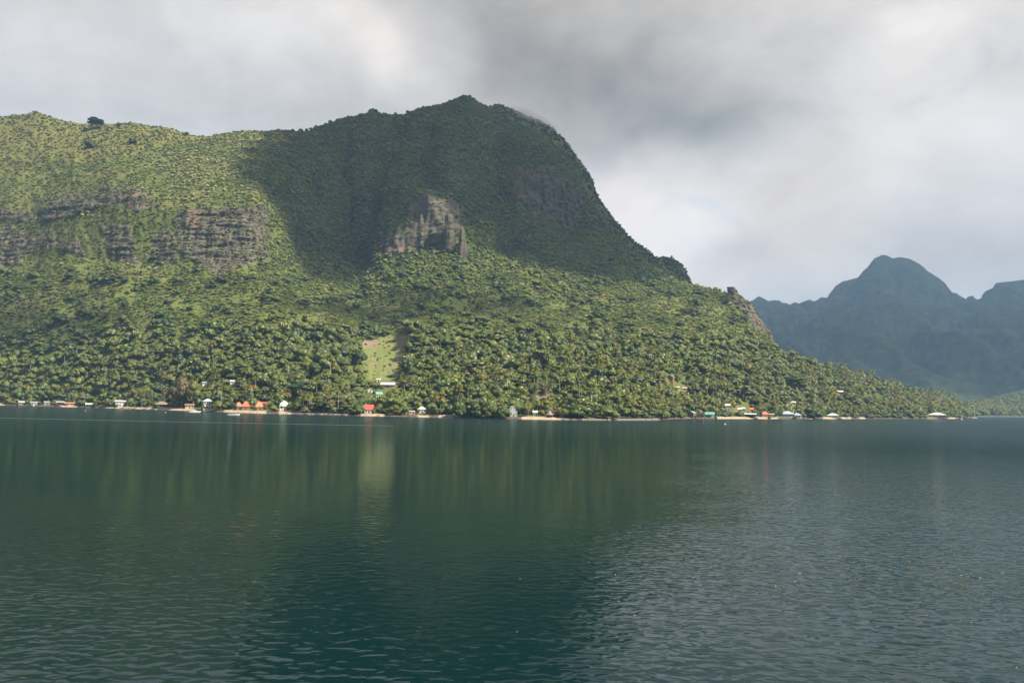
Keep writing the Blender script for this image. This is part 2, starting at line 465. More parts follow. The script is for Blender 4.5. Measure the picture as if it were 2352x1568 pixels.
spur = fbm(np.stack([arc / 210.0 + 3.1, G[..., 2] / 900.0, 0 * arc], -1), 2, 0.5, ridged=True)
mtn = np.clip((PXU - 600) / 200, 0, 1)[None, :] * np.clip((1270 - PXU) / 170, 0, 1)[None, :] * np.clip((G[..., 2] - 150) / 130.0, 0, 1)
disp = inner * lawnk * (28 * mtn * spur * lowk + (8 + 34 * mtn) * gul * lowk + (2 + 5.5 * lowk) * med) + up * lawnk * (0.5 + 0.9 * lowk) * fin
G = G + N0s * disp[..., None]
# bare rock: ledges, flutes and overhangs
out_h = -G[..., :2] / np.linalg.norm(G[..., :2], axis=-1, keepdims=True)
strat = pnoise(np.stack([G[..., 0] / 55.0, G[..., 1] / 55.0, G[..., 2] / 5.5], -1)) + 0.6 * pnoise(np.stack([G[..., 0] / 24.0, G[..., 1] / 24.0, G[..., 2] / 2.6], -1))
flute = pnoise(np.stack([G[..., 0] / 9.0, G[..., 1] / 14.0, G[..., 2] / 60.0], -1)) + 0.5 * pnoise(np.stack([G[..., 0] / 4.0, G[..., 1] / 6.0, G[..., 2] / 20.0], -1))
leftk = np.clip((700 - PXU) / 60, 0, 1)[None, :]
rightk = np.clip((PXU - 1080) / 20, 0, 1)[None, :]
rd_amt = M_rockS * (strat * (1.0 + 2.4 * leftk) + flute * (3.4 - 0.2 * leftk + 6.0 * rightk + 2.0 * np.clip(1 - np.abs(PXU - 960) / 100, 0, 1)[None, :]) + 1.5)
G[..., :2] += out_h * rd_amt[..., None]
GPX, GPY = project(G)
GD = np.linalg.norm(G[..., :2], axis=-1)
beach = np.zeros(U)
for a, b in BEACH: beach = np.maximum(beach, np.clip(np.minimum((PXU - a) / 4 + 0.5, (b - PXU) / 4 + 0.5), 0, 1))
M_sand = beach[None, :] * np.clip((2.35 - ROW) / 0.25, 0, 1)[:, None]

# ---- material of the land
def land_material(name, far=False):
    m, t, out = new_mat(name)
    def att(n): return t.node('ShaderNodeAttribute', attribute_name=n).outputs['Fac']
    geo = t.node('ShaderNodeNewGeometry'); pos = geo.outputs['Position']
    nA = t.noise(pos, 0.012, 5, 0.6); nB = t.noise(pos, 0.11, 5, 0.65); nC = t.noise(pos, 0.6, 4, 0.6)
    green = t.mix(t.ramp(nB, 0.35, 0.65), (0.050, 0.064, 0.015), (0.080, 0.098, 0.020))
    green = t.mix(t.ramp(nA, 0.42, 0.62), green, (0.088, 0.090, 0.030))
    green = t.mix(att('meadow'), green, t.mix(t.ramp(nB, 0.3, 0.7), (0.072, 0.090, 0.020), (0.098, 0.108, 0.027)))
    yg = t.mix(t.ramp(nB, 0.3, 0.7), (0.092, 0.092, 0.026), (0.125, 0.104, 0.030))
    col = t.mix(t.m('MULTIPLY', att('ygrass'), t.ramp(nC, 0.3, 0.6)), green, yg)
    lawn = t.mix(t.ramp(nB, 0.3, 0.7), (0.095, 0.125, 0.034), (0.150, 0.148, 0.056))
    col = t.mix(att('lawn'), col, lawn)
    col = t.mix(att('earth'), col, t.mix(nC, (0.135, 0.098, 0.062), (0.19, 0.145, 0.10)))
    # basalt: grey with rust and lichen
    stv = t.mapping(pos, (0.06, 0.06, 0.45)); strat = t.noise(stv, 1.0, 5, 0.65)
    rk = t.mix(t.ramp(strat, 0.38, 0.62), (0.030, 0.025, 0.021), (0.112, 0.093, 0.073))
    rk = t.mix(t.ramp(nC, 0.55, 0.75), rk, (0.18, 0.168, 0.148))
    rk = t.mix(t.ramp(t.noise(pos, 0.035, 5, 0.6), 0.62, 0.74), rk, (0.135, 0.088, 0.066))
    rk = t.mix(t.m('MULTIPLY', t.ramp(t.noise(t.mapping(pos, (.09, .09, .16)), 1.0, 5, 0.7), 0.50, 0.62), 0.7), rk, (0.075, 0.080, 0.028))
    rk = t.mix(t.m('MULTIPLY', att('rust'), t.ramp(nC, 0.35, 0.55)), rk, (0.155, 0.098, 0.072))
    col = t.mix(att('rock'), col, rk)
    sand = t.mix(t.ramp(nC, 0.3, 0.7), (0.22, 0.165, 0.115), (0.36, 0.28, 0.205))
    z = t.node('ShaderNodeSeparateXYZ'); t.l.new(pos, z.inputs[0])
    bank = t.mix(t.ramp(nC, 0.4, 0.6), (0.040, 0.034, 0.026), (0.11, 0.085, 0.062))
    low = t.ramp(z.outputs[2], 1.6, 2.6, 1.0, 0.0)
    col = t.mix(low, col, bank)
    col = t.mix(att('sand'), col, sand)
    p = t.node('ShaderNodeBsdfPrincipled')
    t.put(p.inputs['Base Color'], col)
    p.inputs['Roughness'].default_value = 0.9; p.inputs['Specular IOR Level'].default_value = 0.15
    b = t.node('ShaderNodeBump'); b.inputs['Strength'].default_value = 0.6; b.inputs['Distance'].default_value = 0.8
    t.l.new(nC, b.inputs['Height']); t.l.new(b.outputs[0], p.inputs['Normal'])
    t.l.new(p.outputs[0], out.inputs[0])
    return m
MAT_LAND = land_material('vegetated_land')
MAT_FAR, t, out = new_mat('dense_forest_land')
pos = t.node('ShaderNodeNewGeometry').outputs['Position']
fc = t.mix(t.ramp(t.noise(pos, 0.02, 6, 0.65), 0.35, 0.65), (0.020, 0.030, 0.013), (0.046, 0.060, 0.022))
fc = t.mix(t.m('MULTIPLY', t.node('ShaderNodeAttribute', attribute_name='rock').outputs['Fac'], 0.7), fc, (0.085, 0.078, 0.07))
fp_ = t.node('ShaderNodeBsdfDiffuse'); t.put(fp_.inputs[0], fc); t.l.new(fp_.outputs[0], out.inputs[0])
def add_attr(me, name, arr):
    a = me.attributes.new(name, 'FLOAT', 'POINT'); a.data.foreach_set('value', np.ascontiguousarray(arr, np.float32).ravel())
me = mesh_np('hillside', G.reshape(-1, 3), grid_faces(U, V), mat=MAT_LAND, smooth=True)
for nm, arr in (('rock', M_rockS), ('lawn', M_lawn), ('earth', M_earth), ('rust', M_rust), ('meadow', M_mead), ('ygrass', M_yg), ('sand', M_sand)): add_attr(me, nm, arr)
hill = tag(link('hillside', me), 'steep green mountainside with rock cliffs rising from the palm-lined shore', 'hillside', kind='structure')

def ground_hit(px, py):
    """first point of the hillside seen through a plate position"""
    c = int(np.clip(np.searchsorted(PXU, px), 2, U - 3))
    best = None
    for cc in range(c - 6, c + 7):
        if cc < 0 or cc >= U: continue
        y = GPY[3:-8, cc]; k = np.argmax(y <= py)
        if y[k] <= py:
            e = abs(GPX[3 + k, cc] - px)
            if best is None or e < best[0]: best = (e, 3 + k, cc)
    e, k, cc = best
    y0, y1 = GPY[k - 1, cc], GPY[k, cc]
    tt = np.clip((y0 - py) / max(y0 - y1, 1e-6), 0, 1)
    return G[k - 1, cc] * (1 - tt) + G[k, cc] * tt

def ground_at(px, d):
    """hillside point below plate column px at horizontal range d"""
    c = int(np.clip(np.searchsorted(PXU, px), 1, U - 2))
    col_d = GD[:, c]; k = int(np.clip(np.searchsorted(np.maximum.accumulate(col_d), d), 1, V - 1))
    t_ = np.clip((d - col_d[k - 1]) / max(col_d[k] - col_d[k - 1], 1e-6), 0, 1)
    return G[k - 1, c] * (1 - t_) + G[k, c] * t_

# ------------------------------------------------------------------ other relief
def relief(name, px0, px1, n, rows, amp, scale, label, ridge_keep=0.1, attrs=None, cnts=40, gul_amp=0.0, mat=None):
    x = np.linspace(px0, px1, n)
    Ls = [world(x, f(x)[0], f(x)[1] * SEC(x)) for f in rows]
    last = Ls[-1].copy(); dr = last[:, :2] / np.linalg.norm(last[:, :2], axis=1, keepdims=True)
    last[:, :2] += dr * 300; last[:, 2] = np.maximum(last[:, 2] - 260, -20); Ls.append(last)
    g = []; rr = []
    for k in range(len(Ls) - 1):
        c = cnts if k < len(Ls) - 2 else 4
        for j in range(c):
            g.append(Ls[k] * (1 - j / c) + Ls[k + 1] * (j / c)); rr.append(k + j / c)
    g.append(Ls[-1]); rr.append(len(Ls) - 1); g = np.array(g); rr = np.array(rr)
    nn = grid_normals(g)
    if nn[len(g) // 2, n // 2, 1] > 0: nn = -nn
    kk = (np.clip((len(rows) - 1 - rr) / 0.7, ridge_keep, 1) * np.clip(rr / 1.2, 0, 1))[:, None]
    dd = amp * fbm(g / scale, 5, 0.55) * kk
    dd += amp * .35 * fbm(g / (scale * .16), 3, .6) * np.maximum(kk, .12)
    if gul_amp: dd += gul_amp * kk * fbm(np.stack([g[..., 0] / (scale * 1.2), g[..., 1] / (scale * 6), g[..., 2] / (scale * 4)], -1), 4, ridged=True)
    g = g + nn * dd[..., None]
    me = mesh_np(name, g.reshape(-1, 3), grid_faces(n, len(g)), mat=mat or MAT_LAND, smooth=True)
    rk = np.clip((fbm(g / (scale * 0.5), 4) - 0.18) * 4, 0, 1) * 0.8
    add_attr(me, 'rock', rk if attrs is None else rk * attrs)
    o = tag(link(name, me), label, None, kind='structure')
    return o, g
B_SIL = np.array([(1090, 262), (1120, 249), (1140, 242), (1150, 243), (1170, 249), (1190, 259), (1215, 269), (1235, 276), (1260, 288), (1285, 311), (1300, 326),
                  (1322, 356), (1340, 381), (1355, 401), (1362, 416), (1365, 436), (1380, 461), (1400, 491), (1420, 516), (1440, 538), (1462, 560),
                  (1484, 573), (1507, 592), (1529, 590), (1547, 593), (1559, 603), (1574, 620), (1582, 640), (1588, 651), (1592, 690)])
fr = lambda x: np.interp(x, RIDGE[:, 0], RIDGE[:, 1])
frd = lambda x: smooth_interp(x, pp, [p[6] for p in PROF])
back_ridge, GB = relief('mountain_ridge', 1090, 1592, 260,
    [lambda x: (fr(x) + 70, frd(x) + 60), lambda x: (0.5 * fr(x) + 0.5 * np.interp(x, B_SIL[:, 0], B_SIL[:, 1]) + 12, frd(x) + 180),
     lambda x: (np.interp(x, B_SIL[:, 0], B_SIL[:, 1]), frd(x) + 330)], 6, 40, 'dark shaded ridge falling away behind the main peak', 0.15, 0.4, 40, 8)
F_SIL = np.array([(1600, 700), (1690, 702), (1727, 690), (1743, 680), (1764, 692), (1779, 690), (1791, 692), (1794, 697), (1804, 697), (1815, 701), (1826, 695), (1836, 699),
                  (1841, 695), (1860, 689), (1866, 692), (1868, 697), (1876, 692), (1886, 684), (1901, 685), (1914, 670), (1919, 659), (1936, 648), (1971, 639),
                  (1984, 622), (1994, 614), (2009, 593), (2016, 591), (2026, 586), (2036, 588), (2049, 595), (2069, 591), (2089, 595), (2114, 608), (2131, 624),
                  (2154, 639), (2169, 652), (2186, 674), (2196, 674), (2214, 687), (2221, 687), (2223, 682), (2236, 680), (2239, 701), (2246, 694), (2253, 695),
                  (2269, 679), (2280, 672), (2289, 651), (2321, 648), (2352, 644), (2420, 640), (2560, 655)])
fs = lambda x: np.interp(x, F_SIL[:, 0], F_SIL[:, 1])
far_mtn, GF = relief('far_mountain', 1600, 2560, 560,
    [lambda x: (940 + 0 * x, 2900 + 0 * x), lambda x: (895 + 8 * np.sin(x / 40), 3500 + 0 * x), lambda x: (820 + 12 * np.sin(x / 55 + 1), 4300 + 0 * x),
     lambda x: (0.55 * 820 + 0.45 * fs(x), 6600 + 0 * x), lambda x: (fs(x), 7800 + 0 * x)], 36, 340, 'hazy blue twin-topped peak and jagged ridge at the head of the bay', 0.06, 0.5, 46, 200, MAT_FAR)
E_SIL = np.array([(2120, 950), (2205, 930), (2239, 922), (2274, 917), (2308, 908), (2334, 902), (2352, 898), (2450, 882), (2560, 880)])
far_hill, GE = relief('far_hill', 2120, 2560, 160,
    [lambda x: (953 + 0 * x, 2450 + 0 * x), lambda x: (0.5 * 953 + 0.5 * np.interp(x, E_SIL[:, 0], E_SIL[:, 1]), 2650 + 0 * x),
     lambda x: (np.interp(x, E_SIL[:, 0], E_SIL[:, 1]), 2900 + 0 * x)], 5, 60, 'low wooded hill behind the palm fringe at the bay head', 0.2, 0.0, 30)

# ------------------------------------------------------------------ water
m_water, t, out = new_mat('bay_water')
geo = t.node('ShaderNodeNewGeometry'); pos = geo.outputs['Position']
patch = t.ramp(t.noise(t.mapping(pos, (0.004, 0.010, 1), (0, 0, 0.35)), 1.0, 4, 0.6, 0.8), 0.38, 0.62)
px_ = t.node('ShaderNodeSeparateXYZ'); t.l.new(pos, px_.inputs[0])
wv = t.mapping(pos, (0.72, 1.0, 1), (0, 0, 0.25))
r1 = t.noise(wv, 1.30, 1.2, 0.42, 0.4)
r2 = t.noise(t.mapping(pos, (0.8, 1.0, 1), (0, 0, -0.3)), 1.5, 1.0, 0.4, 0.3)
r3 = t.noise(t.mapping(pos, (0.7, 1.0, 1), (0, 0, -0.35)), 0.16, 2, 0.5, 0.2)
h = t.m('ADD', t.m('MULTIPLY', r1, 0.85), t.m('ADD', t.m('MULTIPLY', r2, 0.14), t.m('MULTIPLY', r3, 0.8)))
calm = t.ramp(px_.outputs[1], 120.0, 500.0, 1.0, 0.22)
line = t.m('ADD', t.m('SUBTRACT', px_.outputs[0], t.m('MULTIPLY', px_.outputs[1], 0.17)), t.m('MULTIPLY', t.m('SUBTRACT', t.noise(pos, 0.02, 3, 0.6), 0.5), 60.0))
wind = t.m('MAXIMUM', t.ramp(line, -12.0, 38.0), t.m('MULTIPLY', t.m('MULTIPLY', t.ramp(px_.outputs[0], -4.0, -30.0), t.ramp(px_.outputs[1], 50.0, 130.0, 1.0, 0.0)), 0.36))
dist = t.node('ShaderNodeVectorMath', operation='LENGTH'); t.l.new(pos, dist.inputs[0])
swell = t.ramp(dist.outputs['Value'], 45.0, 130.0, 0.24, 0.08)
amp = t.m('MULTIPLY', calm, t.m('MULTIPLY', t.m('ADD', swell, t.m('MULTIPLY', wind, 0.75)), t.m('ADD', 0.55, t.m('MULTIPLY', patch, 0.45))))
h = t.m('MULTIPLY', h, amp)
bmp = t.node('ShaderNodeBump'); bmp.inputs['Strength'].default_value = 1.0; bmp.inputs['Distance'].default_value = 0.34; bmp.inputs['Filter Width'].default_value = 0.012
t.l.new(h, bmp.inputs['Height'])
body = t.node('ShaderNodeBsdfDiffuse'); body.inputs[0].default_value = (0.0004, 0.0098, 0.0108, 1)
gl = t.node('ShaderNodeBsdfGlossy'); t.put(gl.inputs['Roughness'], t.ramp(dist.outputs['Value'], 60.0, 520.0, 0.05, 0.15)); gl.inputs[0].default_value = (0.92, 0.98, 1, 1)
t.l.new(bmp.outputs[0], gl.inputs['Normal'])
fz = t.node('ShaderNodeFresnel'); fz.inputs['IOR'].default_value = 1.333; t.l.new(bmp.outputs[0], fz.inputs['Normal'])
mx = t.node('ShaderNodeMixShader'); t.l.new(t.m('MULTIPLY', fz.outputs[0], t.ramp(dist.outputs['Value'], 30.0, 320.0, 0.82, 0.36)), mx.inputs[0]); t.l.new(body.outputs[0], mx.inputs[1]); t.l.new(gl.outputs[0], mx.inputs[2])
t.l.new(mx.outputs[0], out.inputs[0])
xs = np.concatenate([-np.geomspace(11000, 20, 30), [0], np.geomspace(20, 11000, 30)])
gx, gy = np.meshgrid(xs, xs); wq = np.stack([gx, gy, 0 * gx], -1).reshape(-1, 3)
water = tag(link('water', mesh_np('water', wq, grid_faces(61, 61), mat=m_water)), 'dark teal rippled water of the bay', None, kind='structure')

#@@OBJECTS
# ------------------------------------------------------------------ houses
SRC = 1.0 / 1.37755                     # full-size photo pixels -> survey plate
MATS = {}
def paint(name, col, **kw):
    if name not in MATS: MATS[name] = simple_mat(name, col, **kw)
    return MATS[name]
C = {'orange': (0.42, 0.115, 0.05), 'red': (0.36, 0.06, 0.055), 'mint': (0.34, 0.45, 0.33), 'teal': (0.10, 0.25, 0.20), 'white': (0.42, 0.42, 0.40),
     'greyblue': (0.26, 0.30, 0.35), 'thatch': (0.17, 0.13, 0.095), 'grey': (0.24, 0.24, 0.23), 'cream': (0.48, 0.45, 0.36), 'brown': (0.22, 0.11, 0.06),
     'beige': (0.38, 0.30, 0.21), 'pink': (0.38, 0.26, 0.21), 'dark': (0.045, 0.04, 0.038), 'rust': (0.30, 0.12, 0.07), 'wood': (0.20, 0.14, 0.09), 'stone': (0.13, 0.115, 0.10)}
def cm(k, what='paint'): return paint(k + '_' + what, C[k], rough=0.6 if what == 'roofing' else 0.8, var=0.28, scale=0.8)
m_glass = simple_mat('window_glass', (0.025, 0.03, 0.035), rough=0.12, var=0.2, spec=0.6)
HOUSES = []                              # px0, px1, py_top, py_base, range: kept clear of trees
CORNER = []
LAND = []                                # short phrase, px
def up_dir(px, py):
    r = rays(px, py); return math.atan2(-r[0], r[1])
def roof_mesh(kind, W, D, h, ov, z0, th=0.18):
    x, y = W / 2 + ov, D / 2 + ov
    mb = MB(); lo = z0 - th
    if kind == 'hip':
        r = max(0.0, x - y) if x > y else 0.0
        s = max(0.0, y - x) if y > x else 0.0
        top = [(-r, -s, z0 + h), (r, s, z0 + h)] if (r > 0 or s > 0) else [(-.05, 0, z0 + h), (.05, 0, z0 + h)]
        if s > 0:
            mb.add([(-x, -y, z0), (x, -y, z0), (x, y, z0), (-x, y, z0), (0, -s, z0 + h), (0, s, z0 + h), (-x, -y, lo), (x, -y, lo), (x, y, lo), (-x, y, lo)],
                   [(0, 1, 4), (1, 2, 5, 4), (2, 3, 5), (3, 0, 4, 5), (6, 9, 8, 7), (0, 6, 7, 1), (1, 7, 8, 2), (2, 8, 9, 3), (3, 9, 6, 0)])
        else:
            mb.add([(-x, -y, z0), (x, -y, z0), (x, y, z0), (-x, y, z0), top[0], top[1], (-x, -y, lo), (x, -y, lo), (x, y, lo), (-x, y, lo)],
                   [(0, 1, 5, 4), (1, 2, 5), (2, 3, 4, 5), (3, 0, 4), (6, 9, 8, 7), (0, 6, 7, 1), (1, 7, 8, 2), (2, 8, 9, 3), (3, 9, 6, 0)])
    elif kind == 'side':                 # ridge runs left-right, a slope faces the water
        mb.add([(-x, -y, z0), (x, -y, z0), (x, 0, z0 + h), (-x, 0, z0 + h), (-x, y, z0), (x, y, z0), (-x, -y, lo), (x, -y, lo), (x, 0, z0 + h - th * 1.3), (-x, 0, z0 + h - th * 1.3), (-x, y, lo), (x, y, lo)],
               [(0, 1, 2, 3), (3, 2, 5, 4), (6, 9, 8, 7), (9, 10, 11, 8), (0, 6, 7, 1), (4, 5, 11, 10), (1, 7, 8, 2), (2, 8, 11, 5), (0, 3, 9, 6), (3, 4, 10, 9)])
    elif kind == 'front':                # gable end faces the water
        mb.add([(-x, -y, z0), (-x, y, z0), (0, y, z0 + h), (0, -y, z0 + h), (x, -y, z0), (x, y, z0), (-x, -y, lo), (-x, y, lo), (0, y, z0 + h - th * 1.3), (0, -y, z0 + h - th * 1.3), (x, -y, lo), (x, y, lo)],
               [(0, 3, 2, 1), (3, 4, 5, 2), (6, 7, 8, 9), (9, 8, 11, 10), (0, 6, 9, 3), (3, 9, 10, 4), (1, 2, 8, 7), (2, 5, 11, 8), (0, 1, 7, 6), (4, 10, 11, 5)])
    elif kind == 'shed':
        mb.add([(-x, -y, z0), (x, -y, z0), (x, y, z0 + h), (-x, y, z0 + h), (-x, -y, lo), (x, -y, lo), (x, y, z0 + h - th), (-x, y, z0 + h - th)],
               [(0, 1, 2, 3), (4, 7, 6, 5), (0, 4, 5, 1), (1, 5, 6, 2), (2, 6, 7, 3), (3, 7, 4, 0)])
    elif kind == 'cone':
        n = 14; vs = [(x * math.cos(6.2832 * k / n), y * math.sin(6.2832 * k / n), z0) for k in range(n)]
        vs += [(x * .45 * math.cos(6.2832 * k / n), y * .45 * math.sin(6.2832 * k / n), z0 + h * .62) for k in range(n)] + [(0, 0, z0 + h)]
        fs = [(k, (k + 1) % n, n + (k + 1) % n, n + k) for k in range(n)] + [(n + k, n + (k + 1) % n, 2 * n) for k in range(n)] + [tuple(range(n - 1, -1, -1))]
        mb.add(vs, fs)
    return mb
def house(name, label, short, x0, x1, yt, yb, roof='hip', rc='grey', wc='white', frac=0.45, storeys=1, yaw=0, depth=0.75, open_=False, nwin=3, cat='house', tier=False, gable_wall=True, deck=False):
    px0, px1, pyt, pyb = x0 * SRC, x1 * SRC, yt * SRC, yb * SRC
    pc = (px0 + px1) / 2
    base = ground_hit(pc, pyb); rg = float(np.linalg.norm(base[:2])); dep = rg / SEC(pc)
    W = (px1 - px0) / FOC * dep; H = (pyb - pyt) / FOC * dep
    ov = min(0.8, 0.07 * W); W = max(2.0, W - 2 * ov); D = max(3.0, W * depth)
    hr = H * frac; hw = H - hr
    root = link(name, None, loc=Vector((base[0], base[1], base[2])))
    root.rotation_euler = (0, 0, up_dir(pc, pyb) + R(yaw))
    root.location += Vector(rays(pc, pyb).tolist()).normalized() * (D / 2)
    root.location.z = base[2]
    tag(root, label, cat)
    wm = cm(wc)
    # walls as a ring of panels on a plinth so that openings read as recesses
    if not open_:
        mb = MB(); mb.box(-W / 2, W / 2, -D / 2, D / 2, -3.0, hw)
        if roof == 'front' and gable_wall:
            mb.add([(-W / 2, -D / 2 + .01, hw), (W / 2, -D / 2 + .01, hw), (0, -D / 2 + .01, hw + hr * .93), (-W / 2, D / 2 - .01, hw), (W / 2, D / 2 - .01, hw), (0, D / 2 - .01, hw + hr * .93)],
                   [(0, 1, 2), (5, 4, 3), (0, 2, 5, 3), (1, 4, 5, 2)])
        if roof == 'side':
            for sx in (-1, 1):
                xx = sx * (W / 2 - .01)
                mb.add([(xx, -D / 2, hw), (xx, D / 2, hw), (xx, 0, hw + hr * .93)], [(0, 1, 2)])
        mb.build('wall', wm, root)
        sh = hw / storeys
        for s in range(storeys):
            n = nwin; bw = W / n
            for k in range(n):
                cx_ = -W / 2 + bw * (k + .5)
                if s == 0 and k == n // 2:
                    mb = MB(); mb.box(cx_ - min(.6, bw * .3), cx_ + min(.6, bw * .3), -D / 2 - .06, -D / 2 + .05, 0.02, min(2.1, sh * .8)); mb.build('door', cm('dark'), root)
                else:
                    ww, wh = bw * .30, sh * .24; zc = s * sh + sh * .56
                    fr_ = MB()
                    for a in (-1, 1):
                        fr_.box(cx_ + a * ww - .06, cx_ + a * ww + .06, -D / 2 - .09, -D / 2 + .02, zc - wh, zc + wh)
                        fr_.box(cx_ - ww - .06, cx_ + ww + .06, -D / 2 - .09, -D / 2 + .02, zc + a * wh - .06, zc + a * wh + .06)
                    wo_ = fr_.build('window', cm('white'), root)
                    g = MB(); g.box(cx_ - ww, cx_ + ww, -D / 2 - .05, -D / 2 + .015, zc - wh, zc + wh); g.build('pane', m_glass, wo_)
    else:
        for sx in (-1, 0, 1):
            for sy in (-1, 1):
                mb = MB(); mb.box(sx * W * .46 - .14, sx * W * .46 + .14, sy * D * .44 - .14, sy * D * .44 + .14, -3, hw - .02); mb.build('post', wm, root)
        mb = MB(); mb.box(-W / 2, W / 2, -D / 2, D / 2, -3, .15); mb.build('floor_slab', cm('stone'), root)
        mb = MB(); mb.box(-W * .44, W * .44, D * .30, D * .36, .16, hw - .05); mb.build('back_wall', cm('dark' if wc == 'wood' else wc), root)
    if tier:
        # two-tier pavilion roof: a skirt roof, a clerestory and a top cap
        z1 = hw - hw * .34
        rm_ = roof_mesh('hip', W, D, hr * .30, ov + .5, z1); ro = rm_.build('roof', cm(rc, 'roofing'), root)
        mb = MB(); mb.box(-W * .36, W * .36, -D * .36, D * .36, z1 + .05, hw + .05); mb.build('clerestory', wm, root)
        roof_mesh('hip', W * .72, D * .72, hr, ov + .3, hw + .03).build('roof_cap', cm(rc, 'roofing'), root)
        for sx in (-1, -.34, .34, 1):
            mb = MB(); mb.box(sx * (W / 2 + .35) - .12, sx * (W / 2 + .35) + .12, -D / 2 - .75, -D / 2 - .5, -2, z1 - .1); mb.build('post', cm('white'), root)
    else:
        roof_mesh(roof, W, D, hr, ov, hw + .02).build('roof', cm(rc, 'roofing'), root)
    if deck:
        mb = MB(); mb.box(-W * .55, W * .55, -D / 2 - 2.6, -D / 2 - .12, -.9, .1); dk = mb.build('deck', cm('wood'), root)
        for sx in (-1, -.33, .33, 1):
            mb = MB(); mb.box(sx * W * .5 - .1, sx * W * .5 + .1, -D / 2 - 2.5, -D / 2 - 2.3, .12, hw * .92); mb.build('post', cm('white'), root)
    HOUSES.append((px0, px1, pyt, pyb, rg, root.location.copy(), max(W, D) * .62))
    if short: LAND.append((short, pc)); CORNER.append((short, x0, x1, yt, yb, rg))
    return root
house('beach_hut', 'low grey-roofed hut under trees nearest the left edge', None, 58, 80, 1268, 1281, 'side', 'grey', 'brown', .4, nwin=2)
house('beach_hut', 'small white-fronted hut on the sand beside the leftmost grey huts', 'white-fronted hut', 98, 126, 1270, 1283, 'shed', 'grey', 'white', .3)
house('beach_hut', 'grey shed-roofed hut in tree shade left of the red dinghy', None, 139, 159, 1269, 1280, 'shed', 'grey', 'grey', .35)
house('open_shelter', 'grey awning shelter on posts behind the red dinghy', 'red dinghy', 177, 202, 1269, 1282, 'shed', 'grey', 'wood', .3, open_=True, cat='shelter')
house('beach_house', 'long brown-roofed house behind the short sandy beach', 'long brown-roofed house', 205, 238, 1272, 1281, 'side', 'rust', 'beige', .45, nwin=4)
house('boathouse', 'small white-roofed boat shelter right at the water', 'white-roofed boat shelter', 271, 293, 1275, 1287, 'side', 'white', 'wood', .35, open_=True, cat='boathouse')
house('beach_house', 'white house with pale flat roof above the start of the long beach', 'white flat-roofed house', 364, 397, 1266, 1285, 'shed', 'white', 'white', .22, storeys=2)
house('thatched_shelter', 'wide brown thatched shelter dark inside behind beach palms', 'wide thatched shelter', 489, 537, 1270, 1288, 'hip', 'thatch', 'wood', .5, open_=True, cat='shelter')
house('two_storey_house', 'two-storey white house with blue-grey hip roof behind the moored motorboat', 'two-storey white house', 638, 671, 1261, 1295, 'hip', 'greyblue', 'white', .26, 2, 12, nwin=4)
house('garden_wall_house', 'low beige bungalow left of the two-storey white house', None, 587, 616, 1277, 1291, 'side', 'brown', 'beige', .35, cat='bungalow')
house('orange_roof_house', 'orange hip-roofed house with lower left wing, left of the orange pair', 'left orange-roofed house', 745, 768, 1272, 1295, 'hip', 'orange', 'brown', .55, 1, 10, nwin=3)
house('orange_roof_house', 'taller orange hip-roofed house touching the left orange house', None, 765, 791, 1269, 1296, 'hip', 'orange', 'brown', .62, 1, -6, nwin=3)
house('orange_roof_house', 'orange hip-roofed house standing alone left of the mint pavilion', 'right orange-roofed house', 806, 836, 1270, 1296, 'hip', 'orange', 'brown', .64, 1, 14, nwin=3)
house('lean_to', 'red-orange low roof peeping out behind the lone orange-roofed house', None, 826, 846, 1271, 1283, 'shed', 'red', 'brown', .4, cat='shed')
house('pavilion', 'white pavilion with two-tier mint green roof on the shore lawn', 'mint-roofed pavilion', 881, 914, 1266, 1299, 'hip', 'mint', 'white', .34, 1, 5, tier=True, nwin=3, depth=1.0, cat='pavilion')
house('hill_house', 'pale blue roof among trees above the two-storey white house', None, 640, 660, 1207, 1217, 'shed', 'greyblue', 'white', .3, cat='house')
house('hill_house', 'white roof corner in trees above the left orange-roofed house', None, 726, 744, 1202, 1213, 'side', 'white', 'white', .4)
house('red_roof_house', 'small white house with tall bright red roof at the water', 'red-roofed house', 1153, 1183, 1280, 1307, 'side', 'red', 'white', .58, 1, 0, deck=True)
house('white_roof_house', 'long low house with white roofs below the grass clearing', 'long white-roofed house', 1204, 1250, 1209, 1226, 'side', 'white', 'dark', .45, 1, -8, nwin=5)
house('tank_shed', 'tiny white-topped shed at the foot of the grass clearing', None, 1191, 1205, 1197, 1208, 'shed', 'white', 'beige', .3, nwin=1, cat='shed')
house('green_roof_house', 'white cottage with teal roof below the long white-roofed house', 'teal-roofed cottage', 1187, 1211, 1239, 1255, 'side', 'teal', 'white', .5, 1, 20)
house('gable_hut', 'small grey gabled hut with white front above the teal-roofed cottage', None, 1162, 1180, 1227, 1241, 'front', 'grey', 'white', .45, nwin=1, cat='hut')
house('white_roof_house', 'white-roofed beach house half hidden right of the red-roofed house', 'white beach house', 1321, 1347, 1286, 1306, 'hip', 'white', 'white', .4, 1, 10)
house('beach_hut', 'small pinkish hut in tree shade left of the white beach house', None, 1293, 1313, 1299, 1311, 'shed', 'pink', 'pink', .25, nwin=2)
house('a_frame_house', 'white steep-gabled house at the end of the overhanging shore trees', 'white gabled house', 1606, 1634, 1284, 1318, 'front', 'white', 'grey', .55, 1, 25, nwin=3)
house('thatched_hut', 'round hut with conical grey thatched roof on the beach', 'conical thatched hut', 1725, 1750, 1298, 1321, 'cone', 'thatch', 'wood', .62, 1, 0, .95, open_=True, cat='hut')
house('beach_hut', 'green-roofed hut in the bushes left of the conical thatched hut', None, 1683, 1700, 1299, 1314, 'side', 'mint', 'teal', .4, nwin=2)
